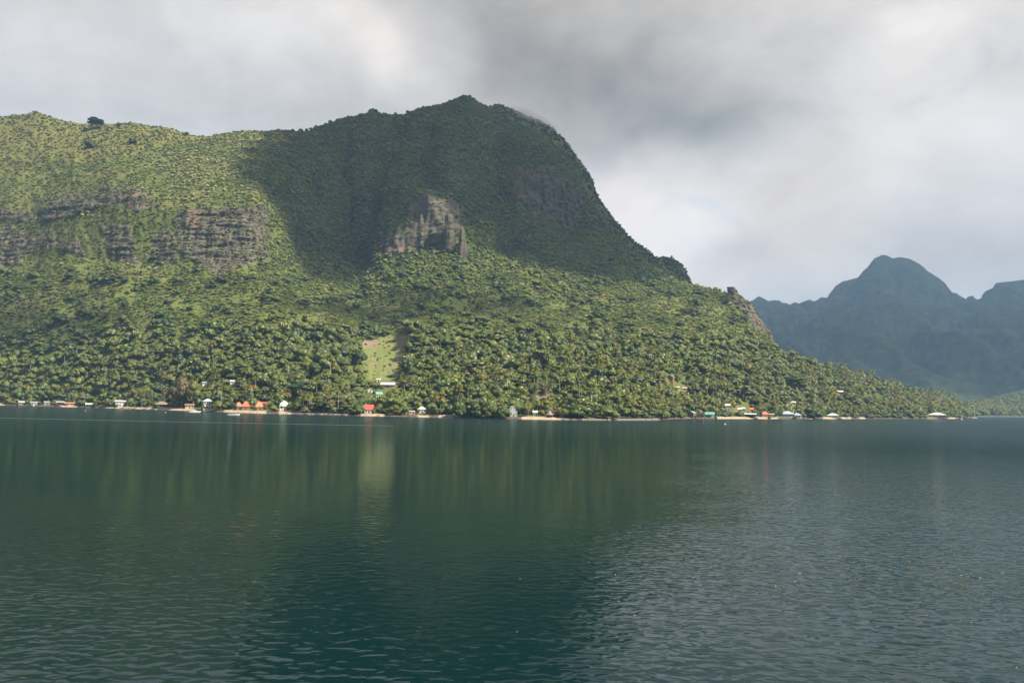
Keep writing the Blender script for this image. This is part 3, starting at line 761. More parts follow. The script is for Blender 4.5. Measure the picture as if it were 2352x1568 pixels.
house('beach_hut', 'pale green-topped hut between the big round shore shrubs and the palms', 'pale green hut', 1945, 1960, 1300, 1314, 'hip', 'mint', 'white', .5, nwin=2)
house('porch_house', 'grey gabled house with open porch on a rocky terrace up the slope', 'gabled hillside house', 2109, 2133, 1185, 1209, 'front', 'greyblue', 'brown', .30, 1, -10, nwin=3)
house('hill_house', 'white-roofed house below the gabled hillside house', None, 2136, 2152, 1222, 1231, 'shed', 'white', 'white', .35)
house('hill_house', 'pinkish house right of the white roof below the gabled hillside house', None, 2156, 2174, 1224, 1234, 'side', 'pink', 'pink', .4)
house('teal_roof_house', 'brown-walled beach house with teal roof, left of its teal neighbour', 'brown teal-roofed house', 2176, 2201, 1300, 1320, 'front', 'teal', 'brown', .35, 1, -30)
house('teal_roof_shelter', 'open teal-roofed shelter with white posts by the water', 'open teal-roofed shelter', 2231, 2262, 1303, 1321, 'side', 'teal', 'white', .45, open_=True, cat='shelter')
house('white_house', 'narrow white house up the bank right of the teal roofs', 'narrow white house', 2294, 2311, 1277, 1298, 'side', 'white', 'white', .3, 2, nwin=2)
house('white_roof_house', 'left of two white-roofed houses below the grassy slope', None, 2332, 2346, 1290, 1302, 'shed', 'white', 'white', .4, nwin=2)
house('white_roof_house', 'right of two white-roofed houses below the grassy slope', 'pair of white-roofed houses', 2345, 2359, 1288, 1300, 'side', 'white', 'white', .4, nwin=2)
house('orange_roof_house', 'small orange roof in trees right of the pair of white-roofed houses', 'small orange roof', 2371, 2386, 1289, 1301, 'side', 'orange', 'brown', .6, nwin=2)
house('boat_shed', 'dark open boat shed with pale roof edge on the right beach', 'dark boat shed', 2356, 2393, 1307, 1322, 'shed', 'white', 'wood', .22, open_=True, cat='shed')
house('red_roof_house', 'red-orange roofed house behind the right beach beside the blue-grey villa', 'red-orange roofed house', 2406, 2433, 1301, 1319, 'hip', 'orange', 'pink', .55, 1, 15)
house('beach_cabin', 'little beige cabin between the red-orange roof and blue-grey villa', None, 2435, 2450, 1308, 1320, 'shed', 'beige', 'beige', .2, nwin=2, cat='cabin')
house('villa', 'wide white villa with blue-grey hip roof on the right beach', 'blue-grey roofed villa', 2468, 2512, 1300, 1319, 'hip', 'greyblue', 'white', .5, 1, 6, nwin=5, cat='villa')
house('villa_wing', 'lower blue-grey roofed annex on the right of the wide villa', None, 2508, 2537, 1306, 1320, 'hip', 'greyblue', 'white', .55, 1, -4, cat='house')
house('hill_house', 'small white roof in trees above the blue-grey roofed villa', None, 2504, 2520, 1269, 1278, 'side', 'white', 'white', .45, nwin=2)
house('pavilion', 'cream and mint roofed pavilion on the small sandy beach', 'cream-roofed pavilion', 2618, 2656, 1307, 1321, 'hip', 'mint', 'cream', .5, 1, 0, tier=False, nwin=5, cat='pavilion')
house('hill_house', 'white house with reddish end high among the palms on the right spur', 'white house on the right spur', 2643, 2667, 1235, 1245, 'side', 'white', 'rust', .45)
house('shore_hotel', 'long pale-roofed building on a low quay near the headland', 'pale-roofed quay building', 2938, 2992, 1305, 1322, 'hip', 'cream', 'beige', .42, 1, 0, nwin=8, cat='building')

# terrace under the hillside house, quay, jetty, sea walls
def rock_bank(name, label, pts, hgt, cat, short=None, dep=1.6, mat='stone', n=70):
    """dry-stone bank along plate points (px, range offset from the waterline)"""
    X = np.linspace(pts[0], pts[1], n); dd, py = shore_d(X); r = rays(X, py)
    vs = []; fs_ = []
    prof = [(-1.2, -1.0), (-.5, hgt * .75), (0.1, hgt), (dep, hgt * 1.02), (dep + .6, -.5)]
    for i in range(n):
        j = 0.45 * np.array(pnoise(np.array([[X[i] * .9, k * 2.1, 3.3] for k in range(len(prof))])))
        dcur = float(np.interp(X[i], PXU, d0))
        for k, (o, z) in enumerate(prof):
            q = r[i, :2] * (dcur + 1.5 + o + j[k]); vs.append((q[0], q[1], z + (j[k] * .7 if 0 < k < 4 else 0)))
    m = len(prof)
    for i in range(n - 1):
        for k in range(m - 1):
            fs_.append((i * m + k, (i + 1) * m + k, (i + 1) * m + k + 1, i * m + k + 1))
    fs_ += [tuple(range(m)), tuple((n - 1) * m + k for k in range(m - 1, -1, -1))]
    mb = MB(); mb.add(vs, fs_)
    o = mb.build(name, cm(mat), smooth=False); tag(o, label, cat); return o
rock_bank('stone_seawall', 'low grey stone seawall in front of the palm cluster', (686, 800), 1.2, 'seawall')
rock_bank('stone_seawall', 'long low seawall below the two round shore shrubs', (1296, 1392), 1.1, 'seawall')
rock_bank('stone_seawall', 'rough rubble seawall running out to the small point', (1396, 1512), 1.5, 'seawall', n=90)
rock_bank('stone_quay', 'low stone quay below the pale-roofed quay building', (2128, 2178), 1.3, 'quay', dep=6)
def jetty(label, px, w, ln):
    d, py = shore_d(np.array([px])); d = float(np.interp(px, PXU, d0)); r = rays(px, float(py[0]))
    root = link('jetty', None, loc=(r[0] * d, r[1] * d, 0)); root.rotation_euler = (0, 0, up_dir(px, float(py[0]))); tag(root, label, 'jetty')
    for i in range(int(ln / .8)):
        mb = MB(); mb.box(-w / 2, w / 2, -ln + .8 * i, -ln + .8 * i + .74, .95 + .02 * (i % 3), 1.07 + .02 * (i % 3)); mb.build('plank', cm('wood'), root)
    for i in range(int(ln / 3) + 1):
        for sx in (-1, 1):
            mb = MB(); mb.tube([(sx * w * .42, -ln + .3 + 3 * i, -3), (sx * w * .42, -ln + .3 + 3 * i, 1.5)], [.14, .12], 8); mb.build('piling', cm('wood'), root)
    return root
jetty('short grey wooden jetty beside the white motorboat', 474, 6.0, 9)
jetty('short wooden jetty beside the red-roofed house', 868, 3.0, 5)

# ------------------------------------------------------------------ boats, buoys, markers
def on_water(x, y):
    px, py = x * SRC, y * SRC; r = rays(px, py); d = CAM_H / -r[2]
    return Vector((r[0] * d, r[1] * d, 0)), up_dir(px, py), d / SEC(px)
def hull_mesh(L, Bm, H, n=12):
    vs = []; fs_ = []; m = 7
    for i in range(n):
        t = i / (n - 1); x = (t - .5) * L
        wdt = Bm / 2 * (1 - max(0, (t - .45) / .55) ** 2.2) * (0.86 + .14 * min(1, t * 4)); sheer = H * (0.85 + .35 * t * t)
        keel = -.35 * H * (1 - max(0, (t - .7) / .3) ** 2)
        for k in range(m):
            a = (k / (m - 1) - .5) * 2
            vs.append((x + (.06 * L * t if abs(a) > .9 else 0), wdt * (abs(a) ** .6) * (1 if a > 0 else -1), keel + (sheer - keel) * abs(a) ** 2.2))
    for i in range(n - 1):
        for k in range(m - 1):
            fs_.append((i * m + k, (i + 1) * m + k, (i + 1) * m + k + 1, i * m + k + 1))
        fs_.append((i * m, i * m + m - 1, (i + 1) * m + m - 1, (i + 1) * m))
    fs_.append(tuple(range(m)))
    return vs, fs_
def boat(name, label, x, y, len_px, kind, yaw=0, col='white', z=0.0, cat='boat', pos=None):
    loc, a, dep = on_water(x, y)
    if pos is not None: loc = Vector(pos); z = pos[2]
    L = len_px * SRC / FOC * dep; Bm = L * .30; H = L * (.11 if kind != 'dinghy' else .13)
    root = link(name, None, loc=(loc.x, loc.y, z)); root.rotation_euler = (0, 0, a + R(yaw)); tag(root, label, cat)
    mb = MB(); mb.add(*hull_mesh(L, Bm, H)); h = mb.build('hull', cm(col), root, smooth=True)
    if kind == 'cabin':
        mb = MB(); q = [(-.18 * L, -.3 * Bm, H * .9), (.20 * L, -.26 * Bm, H * .9), (.20 * L, .26 * Bm, H * .9), (-.18 * L, .3 * Bm, H * .9), (-.14 * L, -.24 * Bm, H * 2.0), (.08 * L, -.2 * Bm, H * 2.0), (.08 * L, .2 * Bm, H * 2.0), (-.14 * L, .24 * Bm, H * 2.0)]
        mb.add(q, [(4, 5, 6, 7), (0, 1, 5, 4), (1, 2, 6, 5), (2, 3, 7, 6), (3, 0, 4, 7)]); mb.build('cabin', cm('white'), root)
        mb = MB(); mb.add([(.205 * L, -.23 * Bm, H * 1.15), (.205 * L, .23 * Bm, H * 1.15), (.105 * L, .18 * Bm, H * 1.85), (.105 * L, -.18 * Bm, H * 1.85)], [(0, 1, 2, 3)]); mb.build('windscreen', m_glass, root)
        for s in (-1, 1):
            mb = MB(); mb.box(-.12 * L, .07 * L, s * .285 * Bm - .02, s * .285 * Bm + .02, H * 1.3, H * 1.7); mb.build('side_window', m_glass, root)
        mb = MB(); mb.tube([(-.3 * L, -.32 * Bm, H), (-.28 * L, -.32 * Bm, H * 1.5), (-.28 * L, .32 * Bm, H * 1.5), (-.3 * L, .32 * Bm, H)], [.04] * 4); mb.build('rail', cm('grey'), root)
    if kind == 'open':
        for i in range(4):
            for s in (-1, 1):
                mb = MB(); xx = (-.32 + .2 * i) * L; mb.tube([(xx, s * .36 * Bm, H * .8), (xx, s * .36 * Bm, H * 2.1)], [.05, .05]); mb.build('post', cm('grey'), root)
        mb = MB(); mb.box(-.36 * L, .32 * L, -.42 * Bm, .42 * Bm, H * 2.1, H * 2.2); mb.build('canopy', cm('beige'), root)
        for i in range(3):
            mb = MB(); xx = (-.25 + .18 * i) * L; mb.box(xx - .2, xx + .2, -.34 * Bm, .34 * Bm, H * .75, H * .95); mb.build('bench', cm('wood'), root)
        mb = MB(); mb.box(-.55 * L, -.5 * L, -.2, .2, -.2, H * 1.3); mb.build('outboard_motor', cm('dark'), root)
    if kind == 'dinghy':
        for i in range(2):
            mb = MB(); xx = (-.15 + .28 * i) * L; mb.box(xx - .15, xx + .15, -.36 * Bm, .36 * Bm, H * .7, H * .82); mb.build('bench', cm('wood'), root)
    if kind == 'sail':
        Hm = L * 1.55
        mb = MB(); mb.tube([(.05 * L, 0, H * .7), (.05 * L, 0, Hm)], [.62, .45], 8); mb.build('mast', cm('white'), root)
        mb = MB(); mb.tube([(.05 * L, 0, H * 2.2), (-.36 * L, 0, H * 2.1)], [.08, .07], 6); mb.build('boom', cm('white'), root)
        mb = MB(); mb.tube([(.04 * L, 0, H * 2.45), (-.1 * L, 0, H * 2.5), (-.35 * L, 0, H * 2.35)], [.22, .28, .14], 8); mb.build('furled_sail', cm('cream'), root, smooth=True)
        mb = MB(); mb.box(-.2 * L, .16 * L, -.22 * Bm, .22 * Bm, H * .85, H * 1.6); mb.build('cabin', cm('white'), root)
    return root
boat('motorboat', 'white motorboat with cabin moored off the two-storey white house', 616, 1304.5, 35, 'cabin', 12, cat='motorboat')
boat('tour_boat', 'white open boat with beige canopy moored off the orange roofs', 739, 1313.5, 36, 'open', -4, cat='boat')
boat('rowing_boat', 'small grey boat at the water left of the white flat-roofed house', 347, 1291.5, 22, 'dinghy', 5, 'grey')
boat('motorboat', 'white motorboat at the trees right of the blue-grey roofed villa', 2564, 1325.8, 14, 'cabin', 6, cat='motorboat')
boat('motorboat', 'small white motorboat off the pale-roofed quay building', 2942, 1327.2, 15, 'cabin', -8, cat='motorboat')
boat('sailboat', 'small sailboat with short mast, left of the two by the headland', 3043, 1327.0, 10, 'sail', 35, cat='sailboat')
boat('sailboat', 'sailboat with tall white mast, right of the two by the headland', 3083, 1323.5, 16, 'sail', 20, cat='sailboat')
def beached(x, y):
    p = ground_hit(x * SRC, y * SRC); return (p[0], p[1], p[2] + .3)
boat('dinghy', 'bright red dinghy pulled up on the sand at the left', 190, 1283, 10, 'dinghy', 8, 'red', pos=beached(190, 1282.5))
boat('beached_boat', 'white boat lying on the sand under the dense shore trees', 1418, 1317, 33, 'dinghy', 3, 'white', pos=beached(1418, 1318))
boat('beached_boat', 'long pale boat on the beach by the cream-roofed pavilion', 2672, 1322, 14, 'dinghy', 3, 'cream', pos=beached(2676, 1322))
def buoy(label, x, y, col, r):
    loc, a, dep = on_water(x, y)
    root = link('buoy', None, loc=loc); tag(root, label, 'buoy')
    n = 12; prof = [(.0, -.6), (.6, -.5), (1, -.05), (.92, .35), (.55, .75), (.16, .9), (.14, 1.25), (0, 1.28)]
    vs = [(r * q * math.cos(6.2832 * k / n), r * q * math.sin(6.2832 * k / n), r * z) for q, z in prof for k in range(n)]
    fs_ = [(i * n + k, i * n + (k + 1) % n, (i + 1) * n + (k + 1) % n, (i + 1) * n + k) for i in range(len(prof) - 1) for k in range(n)]
    mb = MB(); mb.add(vs, fs_); mb.build('float', cm(col), root, smooth=True)
    mb = MB(); mb.tube([(r * .1 * math.cos(a_ * .7), 0, r * 1.25 + r * .3 * math.sin(a_ * .7)) for a_ in range(1, 5)], [r * .05] * 4, 5); mb.build('mooring_ring', cm('grey'), root)
buoy('white mooring buoy on dark water below the beach palms', 524, 1304.5, 'white', .42)
buoy('yellow mooring buoy off the small boat shelter', 270, 1299.5, 'cream', .36)
buoy('white mooring buoy on open water right of the red channel post', 2294, 1342.5, 'white', .75)
loc, a, dep = on_water(2226, 1341)
rt = link('channel_marker', None, loc=loc); tag(rt, 'thin orange-red channel post standing in the shallow water', 'marker')
mb = MB(); mb.tube([(0, 0, -2), (0, 0, 2.6)], [.16, .13], 8); mb.build('post', cm('orange'), rt)
mb = MB(); mb.tube([(0, 0, 2.6), (0, 0, 2.9), (0, 0, 3.3)], [.32, .32, .05], 8); mb.build('topmark', cm('red'), rt)
p = ground_hit(1873 * SRC, 1296 * SRC)
rt = link('utility_pole', None, loc=p); tag(rt, 'tall bare white pole rising behind the round shore shrubs', 'pole')
mb = MB(); mb.tube([(0, 0, -1), (0.1, 0, 13.2)], [.30, .22], 8); mb.build('shaft', cm('white'), rt)
mb = MB(); mb.box(-.7, .9, -.08, .08, 12.2, 12.4); mb.build('cross_arm', cm('grey'), rt)
# a pick-up and a small white car on the earth terrace above the clearing
def car(label, x, y, col, yaw):
    p = ground_hit(x * SRC, y * SRC); rt = link('parked_car', None, loc=p); rt.rotation_euler = (0, 0, R(yaw)); tag(rt, label, 'car')
    mb = MB(); mb.add([(-2.1, -.85, .4), (2.1, -.85, .4), (2.1, .85, .4), (-2.1, .85, .4), (-2.1, -.85, 1.0), (2.05, -.85, .9), (2.05, .85, .9), (-2.1, .85, 1.0)], [(0, 3, 2, 1), (4, 5, 6, 7), (0, 1, 5, 4), (1, 2, 6, 5), (2, 3, 7, 6), (3, 0, 4, 7)]); mb.build('body', cm(col), rt)
    mb = MB(); mb.add([(-1.6, -.8, 1.0), (1.0, -.8, .96), (1.0, .8, .96), (-1.6, .8, 1.0), (-1.3, -.68, 1.55), (.4, -.68, 1.55), (.4, .68, 1.55), (-1.3, .68, 1.55)], [(4, 5, 6, 7), (0, 1, 5, 4), (1, 2, 6, 5), (2, 3, 7, 6), (3, 0, 4, 7)]); mb.build('cabin', cm(col), rt)
    for sx in (-1.3, 1.3):
        for sy in (-.8, .8):
            mb = MB(); mb.tube([(sx, sy - .1, .36), (sx, sy + .1, .36)], [.36, .36], 10); mb.build('wheel', cm('dark'), rt)
car('white car on the red earth terrace above the grass clearing', 1268, 1071, 'white', 15)
car('pale car right of the white car on the earth terrace', 1283, 1074, 'cream', 20)
car('white car parked on the lawn beside the seawall palms', 968, 1302, 'white', 8)

# ------------------------------------------------------------------ foliage
m_leaf, t, out = new_mat('foliage')
ta = t.node('ShaderNodeAttribute', attribute_name='tint', attribute_type='INSTANCER').outputs['Color']
geo = t.node('ShaderNodeNewGeometry')
isl = geo.outputs['Random Per Island']
hue = t.mix(isl, (0.76, 0.80, 0.72), (1.25, 1.20, 1.16))
col = t.mix(1.0, ta, hue, 'MULTIPLY')
df = t.node('ShaderNodeBsdfDiffuse'); t.put(df.inputs[0], col)
tr = t.node('ShaderNodeBsdfTranslucent'); t.put(tr.inputs[0], t.mix(1.0, col, (1.15, 1.2, 0.6), 'MULTIPLY'))
gs = t.node('ShaderNodeBsdfGlossy'); gs.inputs['Roughness'].default_value = 0.45; gs.inputs[0].default_value = (0.8, 0.85, 0.8, 1)
m1 = t.node('ShaderNodeMixShader'); m1.inputs[0].default_value = 0.28; t.l.new(df.outputs[0], m1.inputs[1]); t.l.new(tr.outputs[0], m1.inputs[2])
m2 = t.node('ShaderNodeMixShader'); m2.inputs[0].default_value = 0.035; t.l.new(m1.outputs[0], m2.inputs[1]); t.l.new(gs.outputs[0], m2.inputs[2])
t.l.new(m2.outputs[0], out.inputs[0])
m_bark = simple_mat('bark', (0.17, 0.145, 0.115), rough=0.9, var=0.35, scale=2.0)
m_palmbark = simple_mat('palm_bark', (0.26, 0.235, 0.20), rough=0.9, var=0.25, scale=3.0)

def ico(sub=1):
    ph = (1 + 5 ** .5) / 2
    v = np.array([(-1, ph, 0), (1, ph, 0), (-1, -ph, 0), (1, -ph, 0), (0, -1, ph), (0, 1, ph), (0, -1, -ph), (0, 1, -ph), (ph, 0, -1), (ph, 0, 1), (-ph, 0, -1), (-ph, 0, 1)], float)
    f = [(0, 11, 5), (0, 5, 1), (0, 1, 7), (0, 7, 10), (0, 10, 11), (1, 5, 9), (5, 11, 4), (11, 10, 2), (10, 7, 6), (7, 1, 8), (3, 9, 4), (3, 4, 2), (3, 2, 6), (3, 6, 8), (3, 8, 9), (4, 9, 5), (2, 4, 11), (6, 2, 10), (8, 6, 7), (9, 8, 1)]
    v /= np.linalg.norm(v[0])
    for _ in range(sub):
        vs = list(map(tuple, v)); cache = {}; nf = []
        def mid(a, b):
            k = (min(a, b), max(a, b))
            if k not in cache:
                q = (np.array(vs[a]) + np.array(vs[b])); q /= np.linalg.norm(q); cache[k] = len(vs); vs.append(tuple(q))
            return cache[k]
        for a, b, c in f:
            ab, bc, ca = mid(a, b), mid(b, c), mid(c, a); nf += [(a, ab, ca), (b, bc, ab), (c, ca, bc), (ab, bc, ca)]
        v = np.array(vs); f = nf
    return v, np.array(f)
ICO0 = ico(0); ICO1 = ico(1)

def crown_mesh(name, seed, lumps, nq, qs, core=0.84, flatq=0.0):
    """lumps: (x, y, z, rx, ry, rz); small bent leaf clumps spread over and through each lump"""
    g = np.random.default_rng(seed); V_, Q_, T_ = [], [], []; nv = 0
    vol = np.array([l[3] * l[4] + l[4] * l[5] for l in lumps]); share = vol / vol.sum()
    for l, s in zip(lumps, share):
        c = np.array(l[:3]); r = np.array(l[3:])
        iv, itf = ICO0 if nq < 150 else ICO1
        cv = iv * r * core * (1 + 0.10 * g.normal(size=(len(iv), 1))) + c
        V_.append(cv); T_.append(itf + nv); nv += len(cv)
        n = max(6, int(nq * s))
        d = g.normal(size=(n, 3)); d[:, 2] = np.where(d[:, 2] < -0.3, -d[:, 2] * 0.6, d[:, 2]); d /= np.linalg.norm(d, axis=1, keepdims=True)
        rad = g.uniform(0.84, 1.04, (n, 1))
        p = c + d * r * rad
        nn = d + g.normal(size=(n, 3)) * 0.26; nn[:, 2] += flatq; nn /= np.linalg.norm(nn, axis=1, keepdims=True)
        a = np.cross(nn, g.normal(size=(n, 3))); a /= np.linalg.norm(a, axis=1, keepdims=True); b = np.cross(nn, a)
        sz = qs * g.uniform(0.6, 1.35, (n, 1)); bend = nn * sz * 0.28
        q = np.stack([p - a * sz - b * sz * .55 - bend, p + a * sz * .2 - b * sz * .8, p + a * sz + b * sz * .5 - bend, p - a * sz * .15 + b * sz * .85], 1).reshape(-1, 3)
        V_.append(q); idx = np.arange(n)[:, None] * 4 + np.arange(4) + nv; Q_.append(idx); nv += 4 * n
    return mesh_np(name, np.concatenate(V_), np.concatenate(Q_), np.concatenate(T_), mat=m_leaf, smooth=True)

def round_lumps(seed, n=8, w=.5, h=.42, base=.35):
    g = random.Random(seed); L = [(0, 0, base + h * .8, w * .62, w * .62, h * .75)]
    for i in range(n):
        a = 6.2832 * i / n + g.uniform(-.4, .4); rr = w * g.uniform(.42, .68); z = base + h * g.uniform(.25, 1.15)
        s = w * g.uniform(.34, .50); L.append((rr * math.cos(a), rr * math.sin(a), z, s, s, s * g.uniform(.62, .85)))
    return L
def flat_lumps(seed, n=10, w=.5, base=.5):
    g = random.Random(seed); L = []
    for i in range(n):
        a = g.uniform(0, 6.2832); rr = w * math.sqrt(g.uniform(0.02, .75)); z = base + .32 * (1 - (rr / w) ** 2) * g.uniform(.4, 1.1) + g.uniform(-.05, .05)
        s = w * g.uniform(.34, .55); L.append((rr * math.cos(a), rr * math.sin(a), z, s, s, s * g.uniform(.22, .34)))
    return L
def low_lumps(seed, n=9, w=.5):           # crown down to the ground / the water
    g = random.Random(seed); L = [(0, 0, .38, w * .66, w * .66, .36)]
    for i in range(n):
        a = 6.2832 * i / n + g.uniform(-.3, .3); rr = w * g.uniform(.5, .72); z = g.uniform(.14, .5)
        s = w * g.uniform(.3, .46); L.append((rr * math.cos(a), rr * math.sin(a), z, s, s, s * g.uniform(.6, .85)))
    return L
# crowns in units of the crown width; near ones richly leaved, far ones light
CROWN = {}
for i in range(4): CROWN['round%d' % i] = crown_mesh('crown', 20 + i, round_lumps(20 + i, 7 + i % 3), 2000, .034)
for i in range(3): CROWN['flat%d' % i] = crown_mesh('crown', 40 + i, flat_lumps(40 + i, 9 + i), 1800, .036, .75, .6)
for i in range(3): CROWN['low%d' % i] = crown_mesh('crown', 60 + i, low_lumps(60 + i), 2000, .036)
FARM = {}
for i in range(4): FARM['round%d' % i] = crown_mesh('far_crown', 80 + i, round_lumps(80 + i, 5, base=.12), 620, .055)
for i in range(3): FARM['low%d' % i] = crown_mesh('far_crown', 90 + i, low_lumps(90 + i, 5), 380, .066)
for i in range(2): FARM['flat%d' % i] = crown_mesh('far_crown', 95 + i, flat_lumps(95 + i, 6), 560, .058, .75, .6)

def trunk_mesh(seed, kind):
    g = random.Random(seed); mb = MB(); z1 = .5 if kind != 'low' else .3
    mb.tube([(0, 0, -.25), (.01, 0, .1), (g.uniform(-.03, .03), g.uniform(-.03, .03), z1)], [.036, .028, .018], 8)
    for k in range(4):
        a = 6.2832 * k / 4 + g.uniform(-.4, .4); r = .3 if kind == 'flat' else .22
        mb.tube([(0, 0, z1 * .6), (r * .5 * math.cos(a), r * .5 * math.sin(a), z1 * .95), (r * math.cos(a), r * math.sin(a), z1 + .12)], [.018, .012, .006], 6)
    return mb.data('trunk', m_bark, True)
TRUNK = {k: trunk_mesh(5 + i, k) for i, k in enumerate(('round', 'flat', 'low'))}

def palm_meshes(seed, H=12.0, lean=1.2):
    g = random.Random(seed); ld = g.uniform(0, 6.28); lx, ly = lean * math.cos(ld), lean * math.sin(ld)
    pts = [(lx * (t_ ** 1.6), ly * (t_ ** 1.6), H * t_ - (1.0 if t_ == 0 else 0)) for t_ in (0, .12, .3, .5, .7, .88, 1)]
    mb = MB(); mb.tube(pts, [.32, .22, .18, .17, .16, .15, .16], 7); tk = mb.data('trunk', m_palmbark, True)
    vs, fs_ = [], []
    top = np.array(pts[-1]); nf = 20
    for k in range(nf):
        a = 6.2832 * k / nf * 1.0 + g.uniform(-.25, .25); ring = k % 3
        el0 = (1.15, .62, .12)[ring] + g.uniform(-.15, .15); L = g.uniform(3.7, 4.9); droop = (1.5, 1.5, 1.25)[ring] * g.uniform(.8, 1.15)
        p = top.copy(); n = 6; dirh = np.array([math.cos(a), math.sin(a), 0]); side = np.array([-math.sin(a), math.cos(a), 0]); e = el0
        st = len(vs)
        for i in range(n + 1):
            t_ = i / n; wd = .75 * (math.sin(math.pi * min(1, .12 + .88 * t_)) ** .7) * (1 if i < n else .1)
            nrm = np.array([0, 0, 1]) * math.cos(e) - dirh * math.sin(e)
            vs += [tuple(p + side * wd - nrm * wd * .55), tuple(p), tuple(p - side * wd - nrm * wd * .55)]
            p = p + (dirh * math.cos(e) + np.array([0, 0, 1]) * math.sin(e)) * (L / n); e -= droop / n * (0.6 + t_)
        for i in range(n):
            b = st + i * 3; fs_ += [(b, b + 1, b + 4, b + 3), (b + 1, b + 2, b + 5, b + 4)]
    me_ = bpy.data.meshes.new('crown'); me_.from_pydata(vs, [], fs_); me_.materials.append(m_leaf); me_.update()
    return tk, me_
PALM = [palm_meshes(200 + i, 11 + 2.2 * (i % 4), 0.5 + .8 * (i % 3)) for i in range(5)]
LEAN = palm_meshes(300, 13, 6.0)

GREENS = {'dark': (0.042, 0.064, 0.015), 'mid': (0.078, 0.110, 0.018), 'bright': (0.112, 0.144, 0.019), 'olive': (0.124, 0.130, 0.024), 'brown': (0.115, 0.090, 0.034),
          'yellow': (0.26, 0.19, 0.035), 'palm': (0.148, 0.150, 0.036), 'grey': (0.120, 0.130, 0.044), 'cream': (0.42, 0.41, 0.20)}
WORDS = {'dark': 'dark green', 'mid': 'mid green', 'bright': 'bright green', 'olive': 'olive green', 'brown': 'brownish green', 'yellow': 'yellowing', 'palm': 'green'}
TREES = []                                # (kind, px, py, range, width, root)
EX = np.array([(h[0], h[1], h[2], h[3], h[4], h[5].x, h[5].y, h[6]) for h in HOUSES])
def clear_of_houses(p, wdt, hgt):
    px, py = project(np.asarray(p)); rg = math.hypot(p[0], p[1]); k = FOC / (rg / float(SEC(px)))
    r_, top = wdt * .5 * k, py - hgt * k
    d2 = np.hypot(EX[:, 5] - p[0], EX[:, 6] - p[1])
    if np.any(d2 < EX[:, 7] + wdt * .42): return False
    front = (rg < EX[:, 4] + EX[:, 7]) & (px + r_ * .85 > EX[:, 0]) & (px - r_ * .85 < EX[:, 1]) & (top < EX[:, 3] - 0.30 * (EX[:, 3] - EX[:, 2])) & (py > EX[:, 2] - 5)
    return not front.any()
def tree(shape, tone, p, wdt, hgt, label=None, group=None, name='broadleaf_tree', seed=None):
    g = random.Random(seed if seed is not None else int(p[0] * 7 + p[1] * 13))
    k = {'round': 4, 'flat': 3, 'low': 3}[shape]
    root = link(name, None, loc=p); root.rotation_euler = (0, 0, g.uniform(0, 6.28))
    zs = hgt / {'round': .95, 'flat': .92, 'low': .78}[shape]
    cr = link('crown', CROWN['%s%d' % (shape, g.randrange(k))], root); cr.scale = (wdt, wdt, zs)
    tk = link('trunk', TRUNK[shape], root); tk.scale = (max(wdt, 8), max(wdt, 8), zs)
    c = GREENS[tone]; v = g.uniform(.85, 1.15); cr['tint'] = [c[0] * v * g.uniform(.92, 1.08), c[1] * v, c[2] * v]
    root['category'] = 'tree'
    px, py = project(np.asarray(p)); TREES.append([shape + '_' + tone, float(px), float(py), math.hypot(p[0], p[1]), wdt, root, 'tree'])
    if label: root['label'] = label; TREES.pop()
    if group: root['group'] = group
    return root
def palm(p, scale, tone='palm', label=None, variant=None, yaw=None, meshes=None):
    g = random.Random(int(p[0] * 11 + p[1] * 3)); tk, cr = meshes or PALM[g.randrange(5) if variant is None else variant]
    root = link('coconut_palm', None, loc=p); root.rotation_euler = (0, 0, g.uniform(0, 6.28) if yaw is None else yaw)
    a = link('trunk', tk, root); b = link('crown', cr, root); a.scale = b.scale = (scale,) * 3
    c = GREENS[tone]; v = g.uniform(.85, 1.2); b['tint'] = [c[0] * v, c[1] * v, c[2] * v]
    root['category'] = 'palm'
    if label: root['label'] = label
    else:
        px, py = project(np.asarray(p)); TREES.append(['palm_' + tone, float(px), float(py), math.hypot(p[0], p[1]), 8, root, 'palm'])
    return root
def gh(x, y): return ground_hit(x * SRC, y * SRC)
def W_at(p, w): 
    px, _ = project(np.asarray(p)); return w * SRC / FOC * (math.hypot(p[0], p[1]) / float(SEC(px)))
def big(shape, tone, x, yb, w, h, label, name='broadleaf_tree', seed=1):
    p = gh(x, yb); HOUSES.append(((x - w * .36) * SRC, (x + w * .36) * SRC, (yb - h) * SRC, yb * SRC, float(np.hypot(p[0], p[1])), Vector(p), W_at(p, w) * .3)); return tree(shape, tone, p, W_at(p, w), W_at(p, h), label, name=name, seed=seed)
big('round', 'brown', 575, 1290, 72, 96, 'huge olive-brown tree towering left of the two-storey white house', seed=3)
big('round', 'olive', 612, 1288, 50, 80, 'olive tree leaning on the huge brown tree, on its right', seed=4)
big('flat', 'dark', 955, 1266, 94, 62, 'wide flat-topped dark green tree behind the mint-roofed pavilion', seed=5)
big('low', 'mid', 1842 - 12, 1322, 84, 46, 'big round shrub-like shore tree, left of the matching two', seed=6)
big('low', 'bright', 1915, 1323, 78, 44, 'big round bright shore tree, right of the matching two', seed=7)
for i, (x, w, h, tn, lab) in enumerate([(1455, 50, 62, 'mid', 'leftmost dense tree overhanging the water left of the white gabled house'), (1500, 60, 58, 'dark', 'second dense tree overhanging the water right of the beached white boat'),
                                        (1548, 62, 64, 'mid', 'third dense tree overhanging the water right of the beached white boat'), (1590, 50, 48, 'mid', 'dense overhanging tree touching the white gabled house')]):
    big('low', tn, x, 1324 + i, w, h, lab, seed=9 + i)
big('flat', 'dark', 2508, 1224, 70, 36, 'layered dark flat-topped tree high on the right slope', seed=14)
big('flat', 'olive', 2352, 1268, 66, 50, 'spreading tree with pale bare trunk above the pair of white roofs', seed=15)
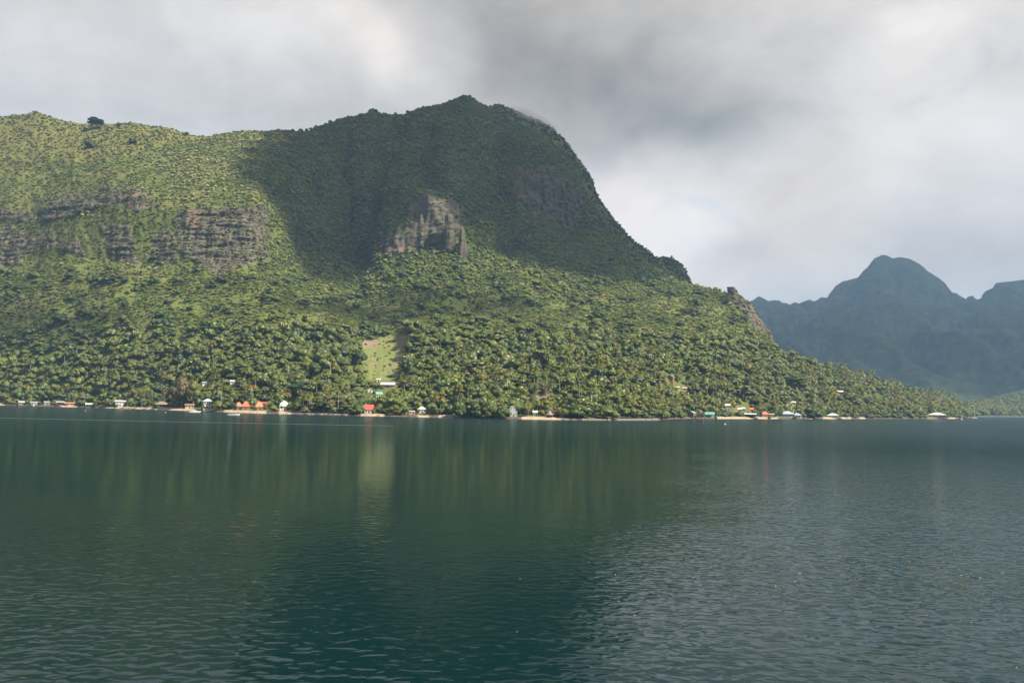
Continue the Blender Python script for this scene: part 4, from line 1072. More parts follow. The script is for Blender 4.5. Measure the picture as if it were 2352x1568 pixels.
big('low', 'mid', 2574, 1324, 58, 44, 'round shore tree between the blue-grey villa and the cream pavilion', seed=16)
big('round', 'dark', 990, 1198, 48, 50, 'dark tree with shaded hollow left of the grass clearing', seed=17)
big('round', 'dark', 1128, 1160, 44, 50, 'dark tree at the left edge of the grass clearing', seed=18)
big('flat', 'dark', 292, 412, 60, 44, 'lone umbrella-shaped dark tree on the left ridge skyline', seed=21)
big('low', 'dark', 377, 400, 16, 14, 'small dark bush on the skyline right of the lone ridge tree', seed=22)
big('low', 'dark', 420, 455, 28, 20, 'dark bush below the skyline right of the lone ridge tree', seed=23)
big('low', 'dark', 286, 470, 34, 26, 'dark rounded bush directly below the lone ridge tree', seed=24)
big('round', 'dark', 590, 432, 14, 14, 'small tree on the low saddle of the left skyline', seed=25)
for i, (x, y, w, h, lab) in enumerate([(1258, 845, 22, 18, 'dark bush at the foot of the light rock bluff'), (1346, 840, 14, 14, 'small dark bush on the pale grassy shoulder'), (1150, 915, 26, 20, 'dark round bush below the grassy shoulder'), (1318, 918, 26, 22, 'dark round bush in the middle of the central slope'),
                                       (388, 900, 34, 26, 'dark clump of trees in the middle of the left slope'), (190, 1030, 60, 36, 'very dark tree clump on the shaded lower left slope'), (1572 * 1.378, 1000, 30, 24, 'dark tree beside the yellow grass patch')]):
    big('round', 'dark', x, y, w, h, lab, seed=30 + i)
# bamboo
def bamboo(label, x, yb, w, h, seed):
    p = gh(x, yb); Wd, Ht = W_at(p, w), W_at(p, h); g = random.Random(seed)
    root = link('bamboo_clump', None, loc=p); tag(root, label, 'bamboo')
    HOUSES.append(((x - w * .4) * SRC, (x + w * .4) * SRC, (yb - h) * SRC, yb * SRC, float(np.hypot(p[0], p[1])), Vector(p), Wd * .3))
    mb = MB(); vs, fs_ = [], []
    for k in range(26):
        a = g.uniform(0, 6.28); r0 = .12 * Wd * g.random(); r1 = Wd * .5 * g.uniform(.2, 1); hh = Ht * g.uniform(.7, 1.05)
        pts = [(r0 * math.cos(a) + (r1 - r0) * t_ ** 2.2 * math.cos(a), r0 * math.sin(a) + (r1 - r0) * t_ ** 2.2 * math.sin(a), hh * (t_ if t_ < .8 else .8 + (t_ - .8) * .5) - (1 if t_ == 0 else 0)) for t_ in (0, .25, .5, .75, 1)]
        mb.tube(pts, [.10, .09, .08, .05, .02], 5)
        for j in range(46):
            t_ = g.uniform(.28, 1.0); q = Vector(pts[min(3, int(t_ * 4))]).lerp(Vector(pts[min(4, int(t_ * 4) + 1)]), t_ * 4 % 1 if t_ < 1 else 1)
            q += Vector((g.gauss(0, .5), g.gauss(0, .5), g.gauss(0, .5))); d = Vector((math.cos(a) + g.gauss(0, .6), math.sin(a) + g.gauss(0, .6), -.3 + g.gauss(0, .5))).normalized() * g.uniform(.7, 1.5)
            s = d.orthogonal().normalized() * .22; b = len(vs); vs += [tuple(q), tuple(q + d * .5 + s), tuple(q + d), tuple(q + d * .5 - s)]; fs_.append((b, b + 1, b + 2, b + 3))
    mb.build('culm', cm('beige'), root)
    m_ = MB(); m_.add(vs, fs_); f = m_.build('foliage', m_leaf, root); f['tint'] = [.105, .118, .030]
bamboo('feathery yellow-green bamboo clump on the bare bank, right of two', 1728, 1253, 70, 62, 1)
bamboo('smaller bamboo clump on the bare bank, left of two', 1690, 1254, 44, 48, 2)
EX = np.array([(h[0], h[1], h[2], h[3], h[4], h[5].x, h[5].y, h[6]) for h in HOUSES])
gc = random.Random(77)
for short, x0, x1, yt, yb, rg in CORNER:
    if x1 - x0 < 20 or 'conical' in short: continue
    for sd, xx in (('left', x0 + 1), ('right', x1 - 1)):
        if gc.random() < .25: continue
        wd = (x1 - x0) * gc.uniform(.30, .48); hh = (yb - yt) * gc.uniform(.5, .85); p = ground_at(xx * SRC, rg - gc.uniform(1.5, 4.0))
        tree('low', gc.choice(['mid', 'mid', 'dark', 'bright']), p, W_at(p, wd), W_at(p, hh), 'small bushy tree at the %s corner of the %s' % (sd, short), name='garden_tree')
# named palms
palm(gh(764, 1290), 1.35, 'palm', 'leaning palm with long slanted trunk over the left orange-roofed house', meshes=LEAN, yaw=2.2)
for x, y, s, lab in [(267, 1262, 1.0, 'yellowing palm in the trees above the small boat shelter'), (1393, 1312, 1.15, 'yellowing palm above the beached white boat'), (1672, 1320, .8, 'short yellowing palm left of the conical thatched hut'),
                     (1742, 1308, .85, 'yellowing palm directly behind the conical thatched hut'), (80, 1272, 1.0, 'yellowing palm above the leftmost grey hut')]:
    palm(gh(x, y), s, 'yellow', lab)
for x, y, s in [(402, 1290, .75), (425, 1291, .7), (447, 1292, .75), (474, 1293, .8), (503, 1293, .95), (520, 1270, .9), (640, 1262, .9), (948, 1302, .9), (960, 1300, .8), (978, 1302, .95), (990, 1304, .85), (1010, 1304, .95),
                (1022, 1302, .8), (1036, 1300, .9), (1070, 1305, 1.2), (1060, 1296, .9), (1095, 1262, 1.05), (1245, 1300, .95), (1262, 1303, .85), (1440, 1270, 1.05), (1452, 1272, 1.0), (1352, 1262, .9),
                (1967, 1322, .75), (1985, 1318, .95), (2003, 1322, .7), (2022, 1320, .85), (2034, 1321, .7), (2118, 1320, .8), (2135, 1321, .85), (2150, 1318, .9), (2170, 1316, .9), (2205, 1312, .9), (2270, 1318, .85),
                (2398, 1318, .95), (2412, 1320, .8), (2445, 1302, 1.0), (2690, 1318, 1.1), (2705, 1319, 1.0), (2716, 1318, .9), (2040, 1255, 1.0), (2140, 1265, 1.0), (2060, 1290, 1.0), (880, 1262, .8), (1032, 1215, 1.1), (508, 1190, 1.0), (556, 1195, 1.0)]:
    p = gh(x, y)
    palm(p, s, 'palm')

# ---- the rest of the shore wood, tree by tree, the nearest first
def beach_k(px): return float(np.interp(px, PXU, beach))
g = random.Random(5); n_b = sum(1 for q in TREES if q[6] == 'tree')
rows = [(6, 14, 150), (16, 40, 170)]
tones = ['dark'] * 3 + ['mid'] * 5 + ['bright'] * 3 + ['olive'] * 3 + ['brown']
cnt_b = 0; tries = 0
placed = [(q[5].location.x, q[5].location.y, q[4]) for q in TREES if q[6] == 'tree']
SPOT = []
for lo, hi, n in rows:
    k = 0
    for _ in range(n * 14):
        if k >= n: break
        px = g.uniform(-8, 2235); 
        if px > 1900 and g.random() < .35: continue
        bk = beach_k(px); o = g.uniform(lo, hi) + 9 * bk * (lo < 10)
        d = float(np.interp(px, PXU, d0)) + o; p = ground_at(px, d)
        wdt = g.uniform(7, 12.5) if lo < 10 else g.uniform(8, 14); hgt = wdt * g.uniform(.75, 1.1) * (.85 if lo < 10 else 1.15)
        if px > 1900: wdt *= .85; hgt *= .85
        if any(abs(a - p[0]) < (w_ + wdt) * .30 and math.hypot(a - p[0], b - p[1]) < (w_ + wdt) * .30 for a, b, w_ in placed): continue
        if not clear_of_houses(p, wdt, hgt): continue
        tn = g.choice(tones); sh = g.choice(['low', 'low', 'round']) if lo < 10 else g.choice(['round', 'round', 'round', 'flat', 'low'])
        tree(sh, tn, p, wdt, hgt); placed.append((p[0], p[1], wdt)); k += 1
k = 0
for _ in range(4000):
    if k >= 150: break
    px = g.choice([g.uniform(-5, 2230), g.uniform(1380, 1700), g.uniform(360, 780), g.uniform(1700, 2230)]); d = float(np.interp(px, PXU, d0)) + g.uniform(10, 90); p = ground_at(px, d); s = g.uniform(.75, 1.15)
    if not clear_of_houses(p, 6, 14 * s): continue
    palm(p, s, 'yellow' if g.random() < .04 else 'palm'); k += 1
# labels that say which: counted from the nearest landmark along the shore
ORD = ['first', 'second', 'third', 'fourth', 'fifth', 'sixth', 'seventh', 'eighth', 'ninth', 'tenth', 'eleventh', 'twelfth', 'thirteenth', 'fourteenth', 'fifteenth', 'sixteenth', 'seventeenth', 'eighteenth', 'nineteenth', 'twentieth']
SHP = {'round': 'round-crowned', 'flat': 'flat-crowned', 'low': 'low bushy', 'palm': 'coconut'}
by = {}
for q in TREES:
    lm = min(LAND, key=lambda L: abs(L[1] - q[1])); side = 'left' if q[1] < lm[1] else 'right'
    by.setdefault((lm[0], side, q[0]), []).append((abs(q[1] - lm[1]), q))
for (lm, side, kd), lst in by.items():
    lst.sort(key=lambda z: z[0]); sh, tn = kd.split('_')
    for i, (_, q) in enumerate(lst):
        noun = 'palm' if sh == 'palm' else 'tree'
        q[5]['label'] = '%s %s %s, %s %s of the %s' % (WORDS[tn], SHP[sh], noun, ORD[min(i, 19)], side, lm)
        q[5]['group'] = 'coconut palms along the shore' if noun == 'palm' else 'broadleaf trees along the shore'

# ------------------------------------------------------------------ the forest as a mass
def scatter(name, label, pts, scl, rot, idx, tint, protos):
    me_ = bpy.data.meshes.new(name); me_.vertices.add(len(pts)); me_.vertices.foreach_set('co', np.ascontiguousarray(pts, np.float32).ravel())
    for nm, typ, key, arr in (('scl', 'FLOAT_VECTOR', 'vector', scl), ('rot', 'FLOAT_VECTOR', 'vector', rot), ('idx', 'INT', 'value', idx)):
        a = me_.attributes.new(nm, typ, 'POINT'); a.data.foreach_set(key, np.ascontiguousarray(arr, np.int32 if typ == 'INT' else np.float32).ravel())
    a = me_.attributes.new('tint', 'FLOAT_COLOR', 'POINT'); a.data.foreach_set('color', np.concatenate([tint, np.ones((len(tint), 1))], 1).astype(np.float32).ravel())
    o = link(name, me_); tag(o, label, None, kind='stuff')
    ng = bpy.data.node_groups.new(name, 'GeometryNodeTree')
    ng.interface.new_socket('Geometry', in_out='INPUT', socket_type='NodeSocketGeometry'); ng.interface.new_socket('Geometry', in_out='OUTPUT', socket_type='NodeSocketGeometry')
    N, L = ng.nodes, ng.links; gi = N.new('NodeGroupInput'); go = N.new('NodeGroupOutput'); jn = N.new('GeometryNodeJoinGeometry')
    def na(nm, dt):
        nd = N.new('GeometryNodeInputNamedAttribute'); nd.data_type = dt; nd.inputs[0].default_value = nm; return nd.outputs[0]
    s_, r_, i_ = na('scl', 'FLOAT_VECTOR'), na('rot', 'FLOAT_VECTOR'), na('idx', 'INT')
    er = N.new('FunctionNodeEulerToRotation'); L.new(r_, er.inputs[0])
    for k, pr in enumerate(protos):
        ip = N.new('GeometryNodeInstanceOnPoints'); L.new(gi.outputs[0], ip.inputs['Points'])
        cmp = N.new('FunctionNodeCompare'); cmp.data_type = 'INT'; cmp.operation = 'EQUAL'; L.new(i_, cmp.inputs[2]); cmp.inputs[3].default_value = k
        L.new(cmp.outputs[0], ip.inputs['Selection'])
        if len(pr) == 1:
            oi = N.new('GeometryNodeObjectInfo'); oi.inputs[0].default_value = pr[0]; L.new(oi.outputs['Geometry'], ip.inputs['Instance'])
        else:
            jj = N.new('GeometryNodeJoinGeometry')
            for q in pr:
                oi = N.new('GeometryNodeObjectInfo'); oi.inputs[0].default_value = q; L.new(oi.outputs['Geometry'], jj.inputs[0])
            L.new(jj.outputs[0], ip.inputs['Instance'])
        L.new(s_, ip.inputs['Scale']); L.new(er.outputs[0], ip.inputs['Rotation']); L.new(ip.outputs[0], jn.inputs[0])
    L.new(jn.outputs[0], go.inputs[0])
    md = o.modifiers.new('scatter', 'NODES'); md.node_group = ng
    return o
# light crowns live on bushes that stand in the scene: one of each kind, the scatter borrows their geometry
PROTO = []
for i, (k, me_) in enumerate(FARM.items()):
    p = ground_at(300 + 170 * i, float(np.interp(300 + 170 * i, PXU, d0)) + 100)
    o = link('hillside_bush', me_, loc=p); o.scale = (6, 6, 6); o['tint'] = list(GREENS['mid'])
    near = min(LAND, key=lambda L: abs(L[1] - (300 + 170 * i)))[0]
    tag(o, 'small green bush on the slope straight above the %s' % near, 'bush'); PROTO.append((o,))
KEYS = list(FARM)
# cell table of the hillside
P4 = [G[:-1, :-1], G[:-1, 1:], G[1:, 1:], G[1:, :-1]]
cr_ = np.cross(P4[2] - P4[0], P4[3] - P4[1]); area = 0.5 * np.linalg.norm(cr_, axis=-1)
cpx = (GPX[:-1, :-1] + GPX[1:, 1:]) / 2; cpy = (GPY[:-1, :-1] + GPY[1:, 1:]) / 2
def avg(a): return (a[:-1, :-1] + a[1:, 1:]) / 2
crow = ROW[:-1, None] + 0 * cpx; cz = avg(G[..., 2]); crock = avg(M_rockS); cmead = avg(M_mead); clawn = np.maximum(avg(M_lawn), avg(M_earth)); cyg = avg(M_yg)
okc = (crow > 2.5) & (crow < 9.3) & (cpx > -45) & (cpx < 2400)
def sample(dens, n):
    w_ = (area * dens * okc).ravel(); c = np.cumsum(w_); k = np.searchsorted(c, rng.random(n) * c[-1]); k = np.clip(k, 0, len(w_) - 1)
    i, j = np.unravel_index(k, area.shape); u, v = rng.random((2, n, 1))
    p = (P4[0][i, j] * (1 - u) + P4[1][i, j] * u) * (1 - v) + (P4[3][i, j] * (1 - u) + P4[2][i, j] * u) * v
    return p, i, j
def keep_clear(p, wdt, hgt):
    px, py = project(p); rg = np.hypot(p[:, 0], p[:, 1]); k = FOC / (rg / SEC(px)); r_ = wdt * .5 * k; top = py - hgt * k
    bad = np.zeros(len(p), bool)
    for e in EX:
        bad |= np.hypot(e[5] - p[:, 0], e[6] - p[:, 1]) < e[7] + wdt * .4
        bad |= (rg < e[4] + e[7]) & (px + r_ * .85 > e[0]) & (px - r_ * .85 < e[1]) & (top < e[3] - .3 * (e[3] - e[2])) & (py > e[2] - 5)
    for q in (POLY['lawn'][0], POLY['earth'][0], POLY['earth'][1], POLY['earth'][3]):
        ys = [a[1] for a in q]
        jx_ = px + 5 * pnoise(p / 14.0); jy_ = py + 5 * pnoise(p / 14.0 + 30)
        bad |= in_poly(jx_, jy_, q) | (in_poly(jx_, jy_ - hgt * k * .8, q) & (py > np.mean(ys)) & (py < max(ys) + 5))
    return ~bad
def field(pn, names, jitter=.10):
    c = np.array([GREENS[q] for q in names]); x = np.clip(.5 + .55 * pn + rng.normal(0, .16, len(pn)), 0, .999) * (len(c) - 1)
    k = x.astype(int); f = (x - k)[:, None]; v = c[k] * (1 - f) + c[k + 1] * f
    return v * (1 + rng.normal(0, jitter, (len(pn), 1))) * rng.uniform(.95, 1.05, (len(pn), 3))
def palette(n, names, probs): 
    c = np.array([GREENS[q] for q in names])[rng.choice(len(names), n, p=np.array(probs) / sum(probs))]
    return c * rng.uniform(.82, 1.2, (n, 1)) * rng.uniform(.93, 1.07, (n, 3))
patchn = 1.5 * fbm(np.stack([cpx / 110.0, cpy / 55.0, 0 * cpx], -1), 4, .6)
mt = np.clip((cpx - 600) / 150, 0, 1) * np.clip((800 - cpy) / 100, 0, 1)
PTS = {'p': [], 's': [], 'i': [], 't': []}
def commit(p, wdt, hgt, kinds, tint):
    ok = keep_clear(p, wdt, hgt); p, wdt, hgt, tint = p[ok], wdt[ok], hgt[ok], tint[ok]; n = len(p)
    ks = rng.choice([KEYS.index(k) for k in kinds], n)
    PTS['p'].append(p - np.array([0, 0, .3])); PTS['s'].append(np.stack([wdt, wdt, hgt], 1)); PTS['i'].append(ks); PTS['t'].append(tint)
ROUND = [k for k in KEYS if k.startswith('round')]; LOW = [k for k in KEYS if k.startswith('low')]; FLAT = [k for k in KEYS if k.startswith('flat')]
# lower wood
dn = np.clip((105 - cz) / 40, 0, 1) * (1 - clawn) * (1 - crock) * np.clip((crow - 2.6) / .3, 0, 1)
p, i, j = sample(dn, 12500); n = len(p); pn = patchn[i, j]
w_ = np.clip(np.exp(rng.normal(1.9, .42, n)), 3, 17); tn = field(pn + rng.normal(0, .35, n), ['dark', 'mid', 'bright', 'olive', 'mid', 'grey'], .14)
commit(p, w_, w_ * rng.uniform(.8, 1.3, n), ROUND * 3 + FLAT + LOW, tn)
# tall trees standing out of the lower wood
p, i, j = sample(dn, 260); n = len(p); w_ = rng.uniform(9, 16, n); commit(p, w_, w_ * rng.uniform(1.0, 1.45, n), ROUND + FLAT, palette(n, ['dark', 'mid', 'olive'], [3, 3, 1]))
# middle slopes: soft bright scrub with darker clumps
dn = np.clip((cz - 60) / 40, 0, 1) * np.clip((660 - cpy) / -60 + 1.2, 0, 1) * (1 - clawn) * (1 - crock) * (1 - .85 * cyg) * (1 - .72 * cmead)
p, i, j = sample(dn, 46000); n = len(p); pn = patchn[i, j]
w_ = np.clip(np.exp(rng.normal(1.02, .42, n)), 1.5, 9); tn = 1.08 * field(pn, ['mid', 'bright', 'bright', 'olive', 'grey', 'bright'])
commit(p, w_, w_ * rng.uniform(.32, .62, n), LOW * 2 + ROUND, tn)
dn2 = dn * np.clip(fbm(np.stack([cpx / 45.0, cpy / 22.0, 0 * cpx + 7], -1), 3) - .12, 0, 1)
p, i, j = sample(dn2, 1300); n = len(p); w_ = np.clip(np.exp(rng.normal(2.05, .32, n)), 4, 16); commit(p, w_, w_ * rng.uniform(.7, 1.0, n), ROUND + FLAT, palette(n, ['dark', 'mid'], [2, 2.5]))
# upper slopes
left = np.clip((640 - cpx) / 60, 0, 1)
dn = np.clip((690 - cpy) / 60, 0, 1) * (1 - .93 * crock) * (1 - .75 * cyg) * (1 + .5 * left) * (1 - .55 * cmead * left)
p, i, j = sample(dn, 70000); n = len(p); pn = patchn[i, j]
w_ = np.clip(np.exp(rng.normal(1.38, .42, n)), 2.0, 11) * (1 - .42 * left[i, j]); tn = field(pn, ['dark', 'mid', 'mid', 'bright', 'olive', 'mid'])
gl_ = gul[i, j]; tn = tn * (1 + .55 * np.clip(gl_, -1, .9))[:, None] * (1 + .12 * np.clip(gl_, -1, 1)[:, None] * np.array([[1, 0, -1]])); lf = left[i, j][:, None]; tn = tn * (1 - lf * .7) + lf * .7 * field(pn, ['bright', 'bright', 'olive', 'olive', 'grey', 'bright']) * 1.12  # plant colour plus painted shade: gullies darker, ribs lighter and more olive
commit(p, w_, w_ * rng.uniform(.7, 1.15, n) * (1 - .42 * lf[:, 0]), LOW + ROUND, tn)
# shrubs on the yellow ridge
p, i, j = sample(cyg * (1 - crock), 2600); n = len(p); w_ = rng.uniform(2.0, 5.5, n); commit(p, w_, w_ * rng.uniform(.6, .9, n), LOW, palette(n, ['mid', 'dark', 'olive', 'bright'], [3, .8, 4, 4]))
# scrub clinging to the rock
p, i, j = sample(crock * (.25 + .75 * np.clip((700 - cpx) / 60, 0, 1)), 3000); n = len(p); w_ = rng.uniform(1.6, 4.6, n); commit(p, w_, w_ * rng.uniform(.5, .9, n), LOW, palette(n, ['olive', 'grey', 'mid'], [3, 2, 2]))
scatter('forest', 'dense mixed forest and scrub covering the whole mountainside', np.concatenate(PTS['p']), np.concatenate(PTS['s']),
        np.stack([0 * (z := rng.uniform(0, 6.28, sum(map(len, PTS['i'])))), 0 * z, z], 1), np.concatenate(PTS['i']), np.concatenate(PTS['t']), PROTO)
# low growth along the shore, in gardens and in front of the houses
dn = ((crow > 2.05) & (crow < 3.0)).astype(float) * (1 - .75 * np.interp(cpx, PXU, beach) * (crow < 2.4))
p, i, j = sample(dn, 4200); n = len(p); w_ = rng.uniform(1.2, 3.6, n); hg = w_ * rng.uniform(.5, .9, n)
okk = np.ones(n, bool)
for e in EX: okk &= np.hypot(e[5] - p[:, 0], e[6] - p[:, 1]) > e[7] * .75 + w_ * .3
lp, li, lj = sample(clawn * (crow > 3), 90); lw = rng.uniform(1.0, 3.2, 90); p, w_, hg = np.concatenate([p[okk], lp]), np.concatenate([w_[okk], lw]), np.concatenate([hg[okk], lw * .6]); n = len(p); z = rng.uniform(0, 6.28, n)
scatter('undergrowth', 'low garden shrubs and undergrowth along the waterfront', p, np.stack([w_, w_, hg * 1.3], 1), np.stack([0 * z, 0 * z, z], 1), rng.choice([KEYS.index(k) for k in LOW], n), palette(n, ['mid', 'bright', 'dark', 'olive'], [4, 3, 2, 2]), PROTO)
# cream-flowering trees
fl = np.exp(-(((cpx - 470) / 90) ** 2 + ((cpy - 400) / 60) ** 2)) + .8 * np.exp(-(((cpx - 735) / 80) ** 2 + ((cpy - 480) / 60) ** 2)) + .5 * np.exp(-(((cpx - 230) / 40) ** 2 + ((cpy - 495) / 14) ** 2)) + .25 * np.exp(-(((cpx - 330) / 120) ** 2 + ((cpy - 610) / 20) ** 2)) + .05 * np.exp(-(((cpx - 1150) / 150) ** 2 + ((cpy - 560) / 60) ** 2)) + .15 * np.exp(-(((cpx - 1070) / 40) ** 2 + ((cpy - 590) / 12) ** 2))
p, i, j = sample(fl * (1 - crock), 620); n = len(p); w_ = rng.uniform(3.0, 6.0, n)
z = rng.uniform(0, 6.28, n)
scatter('flowering_forest', 'cream-flowering trees dotted over the upper slopes', p, np.stack([w_, w_, w_ * .85], 1), np.stack([0 * z, 0 * z, z], 1), rng.choice([KEYS.index(k) for k in ROUND], n), np.array([GREENS['cream']]) * rng.uniform(.6, 1.15, (n, 1)), PROTO)
# coconut palms scattered through the lower wood
palm_roots = [o for o in COL.objects if o.name.startswith('coconut_palm')]
pp5 = []
for tkm, crm in PALM:
    for r_ in palm_roots:
        ch = {c.data.name: c for c in r_.children}
        if tkm.name in ch and crm.name in ch: pp5.append((ch[tkm.name], ch[crm.name])); break
dn = np.clip((75 - cz) / 30, 0, 1) * (1 - clawn) * np.clip((crow - 2.9) / .3, 0, 1) * (0.35 + 1.6 * np.clip((cpx - 1250) / 150, 0, 1) * np.clip((1850 - cpx) / 150, .5, 1) + .5 * np.clip((cpx - 950) / 100, 0, 1))
dn = dn * np.clip(.15 + 2.2 * fbm(np.stack([cpx / 40.0, cpy / 25.0, 0 * cpx + 11], -1), 3), .05, 1.6)
p, i, j = sample(dn, 1000); s = rng.uniform(.7, 1.35, len(p)); ok = keep_clear(p, np.full(len(p), 6.0), 15 * s); p, s = p[ok], s[ok]; n = len(p); z = rng.uniform(0, 6.28, n)
tn = np.array([GREENS['palm']]) * rng.uniform(.75, 1.3, (n, 1)); yl = rng.random(n) < .015; tn[yl] = np.array(GREENS['yellow'])
scatter('palm_forest', 'coconut palms mixed through the lower forest', p, np.repeat(s[:, None], 3, 1), np.stack([0 * z, 0 * z, z], 1), rng.integers(0, len(pp5), n), tn, pp5)
# woods of the back ridge, the low far hill and the head of the bay
def wood_on(Gx, name, label, n, lo, hi, names, probs, zmin=1):
    A = np.linalg.norm(np.cross(Gx[1:, 1:] - Gx[:-1, :-1], Gx[1:, :-1] - Gx[:-1, 1:]), axis=-1); c = np.cumsum(A.ravel()); k = np.searchsorted(c, rng.random(n) * c[-1]); i, j = np.unravel_index(np.clip(k, 0, A.size - 1), A.shape)
    u, v = rng.random((2, n, 1)); p = Gx[i, j] * (1 - u) * (1 - v) + Gx[i, j + 1] * u * (1 - v) + Gx[i + 1, j + 1] * u * v + Gx[i + 1, j] * (1 - u) * v
    p = p[p[:, 2] > zmin]; n = len(p); w_ = rng.uniform(lo, hi, n); z = rng.uniform(0, 6.28, n)
    scatter(name, label, p, np.stack([w_, w_, w_ * rng.uniform(.7, 1.1, n)], 1), np.stack([0 * z, 0 * z, z], 1), rng.choice([KEYS.index(q) for q in ROUND + LOW], n), palette(n, names, probs), PROTO)
wood_on(GB, 'ridge_forest', 'dark scrub on the shaded back ridge', 6000, 4, 8, ['dark', 'mid'], [3, 2])
wood_on(GE, 'far_hill_forest', 'hazy wood on the low hill at the bay head', 4000, 7, 13, ['mid', 'bright', 'olive'], [3, 3, 2])

# ------------------------------------------------------------------ rock spire and nub
def spire(name, label, px, pyb, pyt, wpx, d, seed, taper=.75):
    base = world(np.array(px), np.array(pyb), np.array(d)); dep = d / float(SEC(px)); H = (pyb - pyt) / FOC * dep; Wd = wpx / FOC * dep
    n, m = 30, 34; vs, fs_ = [], []
    for i in range(m):
        t_ = i / (m - 1); z = -.3 * H + 1.3 * H * t_
        tt = max(0, z / H); r = Wd / 2 * (1.12 - taper * tt ** 1.5) * (1 if i < m - 1 else .15)
        for k in range(n):
            a = 6.2832 * k / n; q = np.array([math.cos(a), math.sin(a), 0])
            e = 1 + .22 * float(pnoise(np.array([q[0] * 1.6 + seed, q[1] * 1.6, z / H * 3.0]))) + .14 * float(pnoise(np.array([q[0] * 4 + seed, q[1] * 4, z / H * 9.0]))) + .1 * float(pnoise(np.array([seed, 0., z / H * 14.0])))
            vs.append((base[0] + r * e * q[0] + .06 * Wd * math.sin(z / H * 5), base[1] + r * e * q[1], base[2] + z))
    for i in range(m - 1):
        for k in range(n): fs_.append((i * n + k, i * n + (k + 1) % n, (i + 1) * n + (k + 1) % n, (i + 1) * n + k))
    fs_.append(tuple((m - 1) * n + k for k in range(n)))
    me_ = bpy.data.meshes.new(name); me_.from_pydata(vs, [], fs_); me_.materials.append(MAT_LAND); me_.update()
    for pl in me_.polygons: pl.use_smooth = True
    add_attr(me_, 'rock', np.ones(len(vs)))
    o = link(name, me_); tag(o, label, 'rock'); return o
gp = ground_hit(1057, 592); dsp = float(np.linalg.norm(gp[:2])) + 4
spire('rock_spire', 'free-standing pointed rock spire beside the central bluff', 1061, 595, 521, 21, dsp, 2.0, .72)
gp = ground_hit(1030, 560); spire('rock_tower', 'blocky rock tower at the right end of the central bluff', 1031, 575, 490, 22, float(np.linalg.norm(gp[:2])) - 2, 5.0, .35)
spire('rock_nub', 'dark square rock nub on the crest of the right spur', 1681, 676, 659, 21, 1400 * float(SEC(1681)), 8.0, .25)

# ------------------------------------------------------------------ unseen clouds, shaped to shade the slopes
m_cloud, t, out = new_mat('cloud')
df = t.node('ShaderNodeBsdfDiffuse'); df.inputs[0].default_value = (0.86, 0.86, 0.86, 1)
tl = t.node('ShaderNodeBsdfTranslucent'); tl.inputs[0].default_value = (0.85, 0.87, 0.9, 1)
mx = t.node('ShaderNodeMixShader'); mx.inputs[0].default_value = 0.35; t.l.new(df.outputs[0], mx.inputs[1]); t.l.new(tl.outputs[0], mx.inputs[2])
tp = t.node('ShaderNodeBsdfTransparent'); m3 = t.node('ShaderNodeMixShader'); m3.inputs[0].default_value = 0.22
t.l.new(mx.outputs[0], m3.inputs[1]); t.l.new(tp.outputs[0], m3.inputs[2]); t.l.new(m3.outputs[0], out.inputs[0])
den = t.node('ShaderNodeAttribute', attribute_name='thick').outputs['Fac']
cw = t.node('ShaderNodeMath', operation='MULTIPLY_ADD'); cw.name = 'veil'; t.l.new(den, cw.inputs[0]); cw.inputs[1].default_value = -0.74; cw.inputs[2].default_value = 1.0
t.l.new(cw.outputs[0], m3.inputs[0])
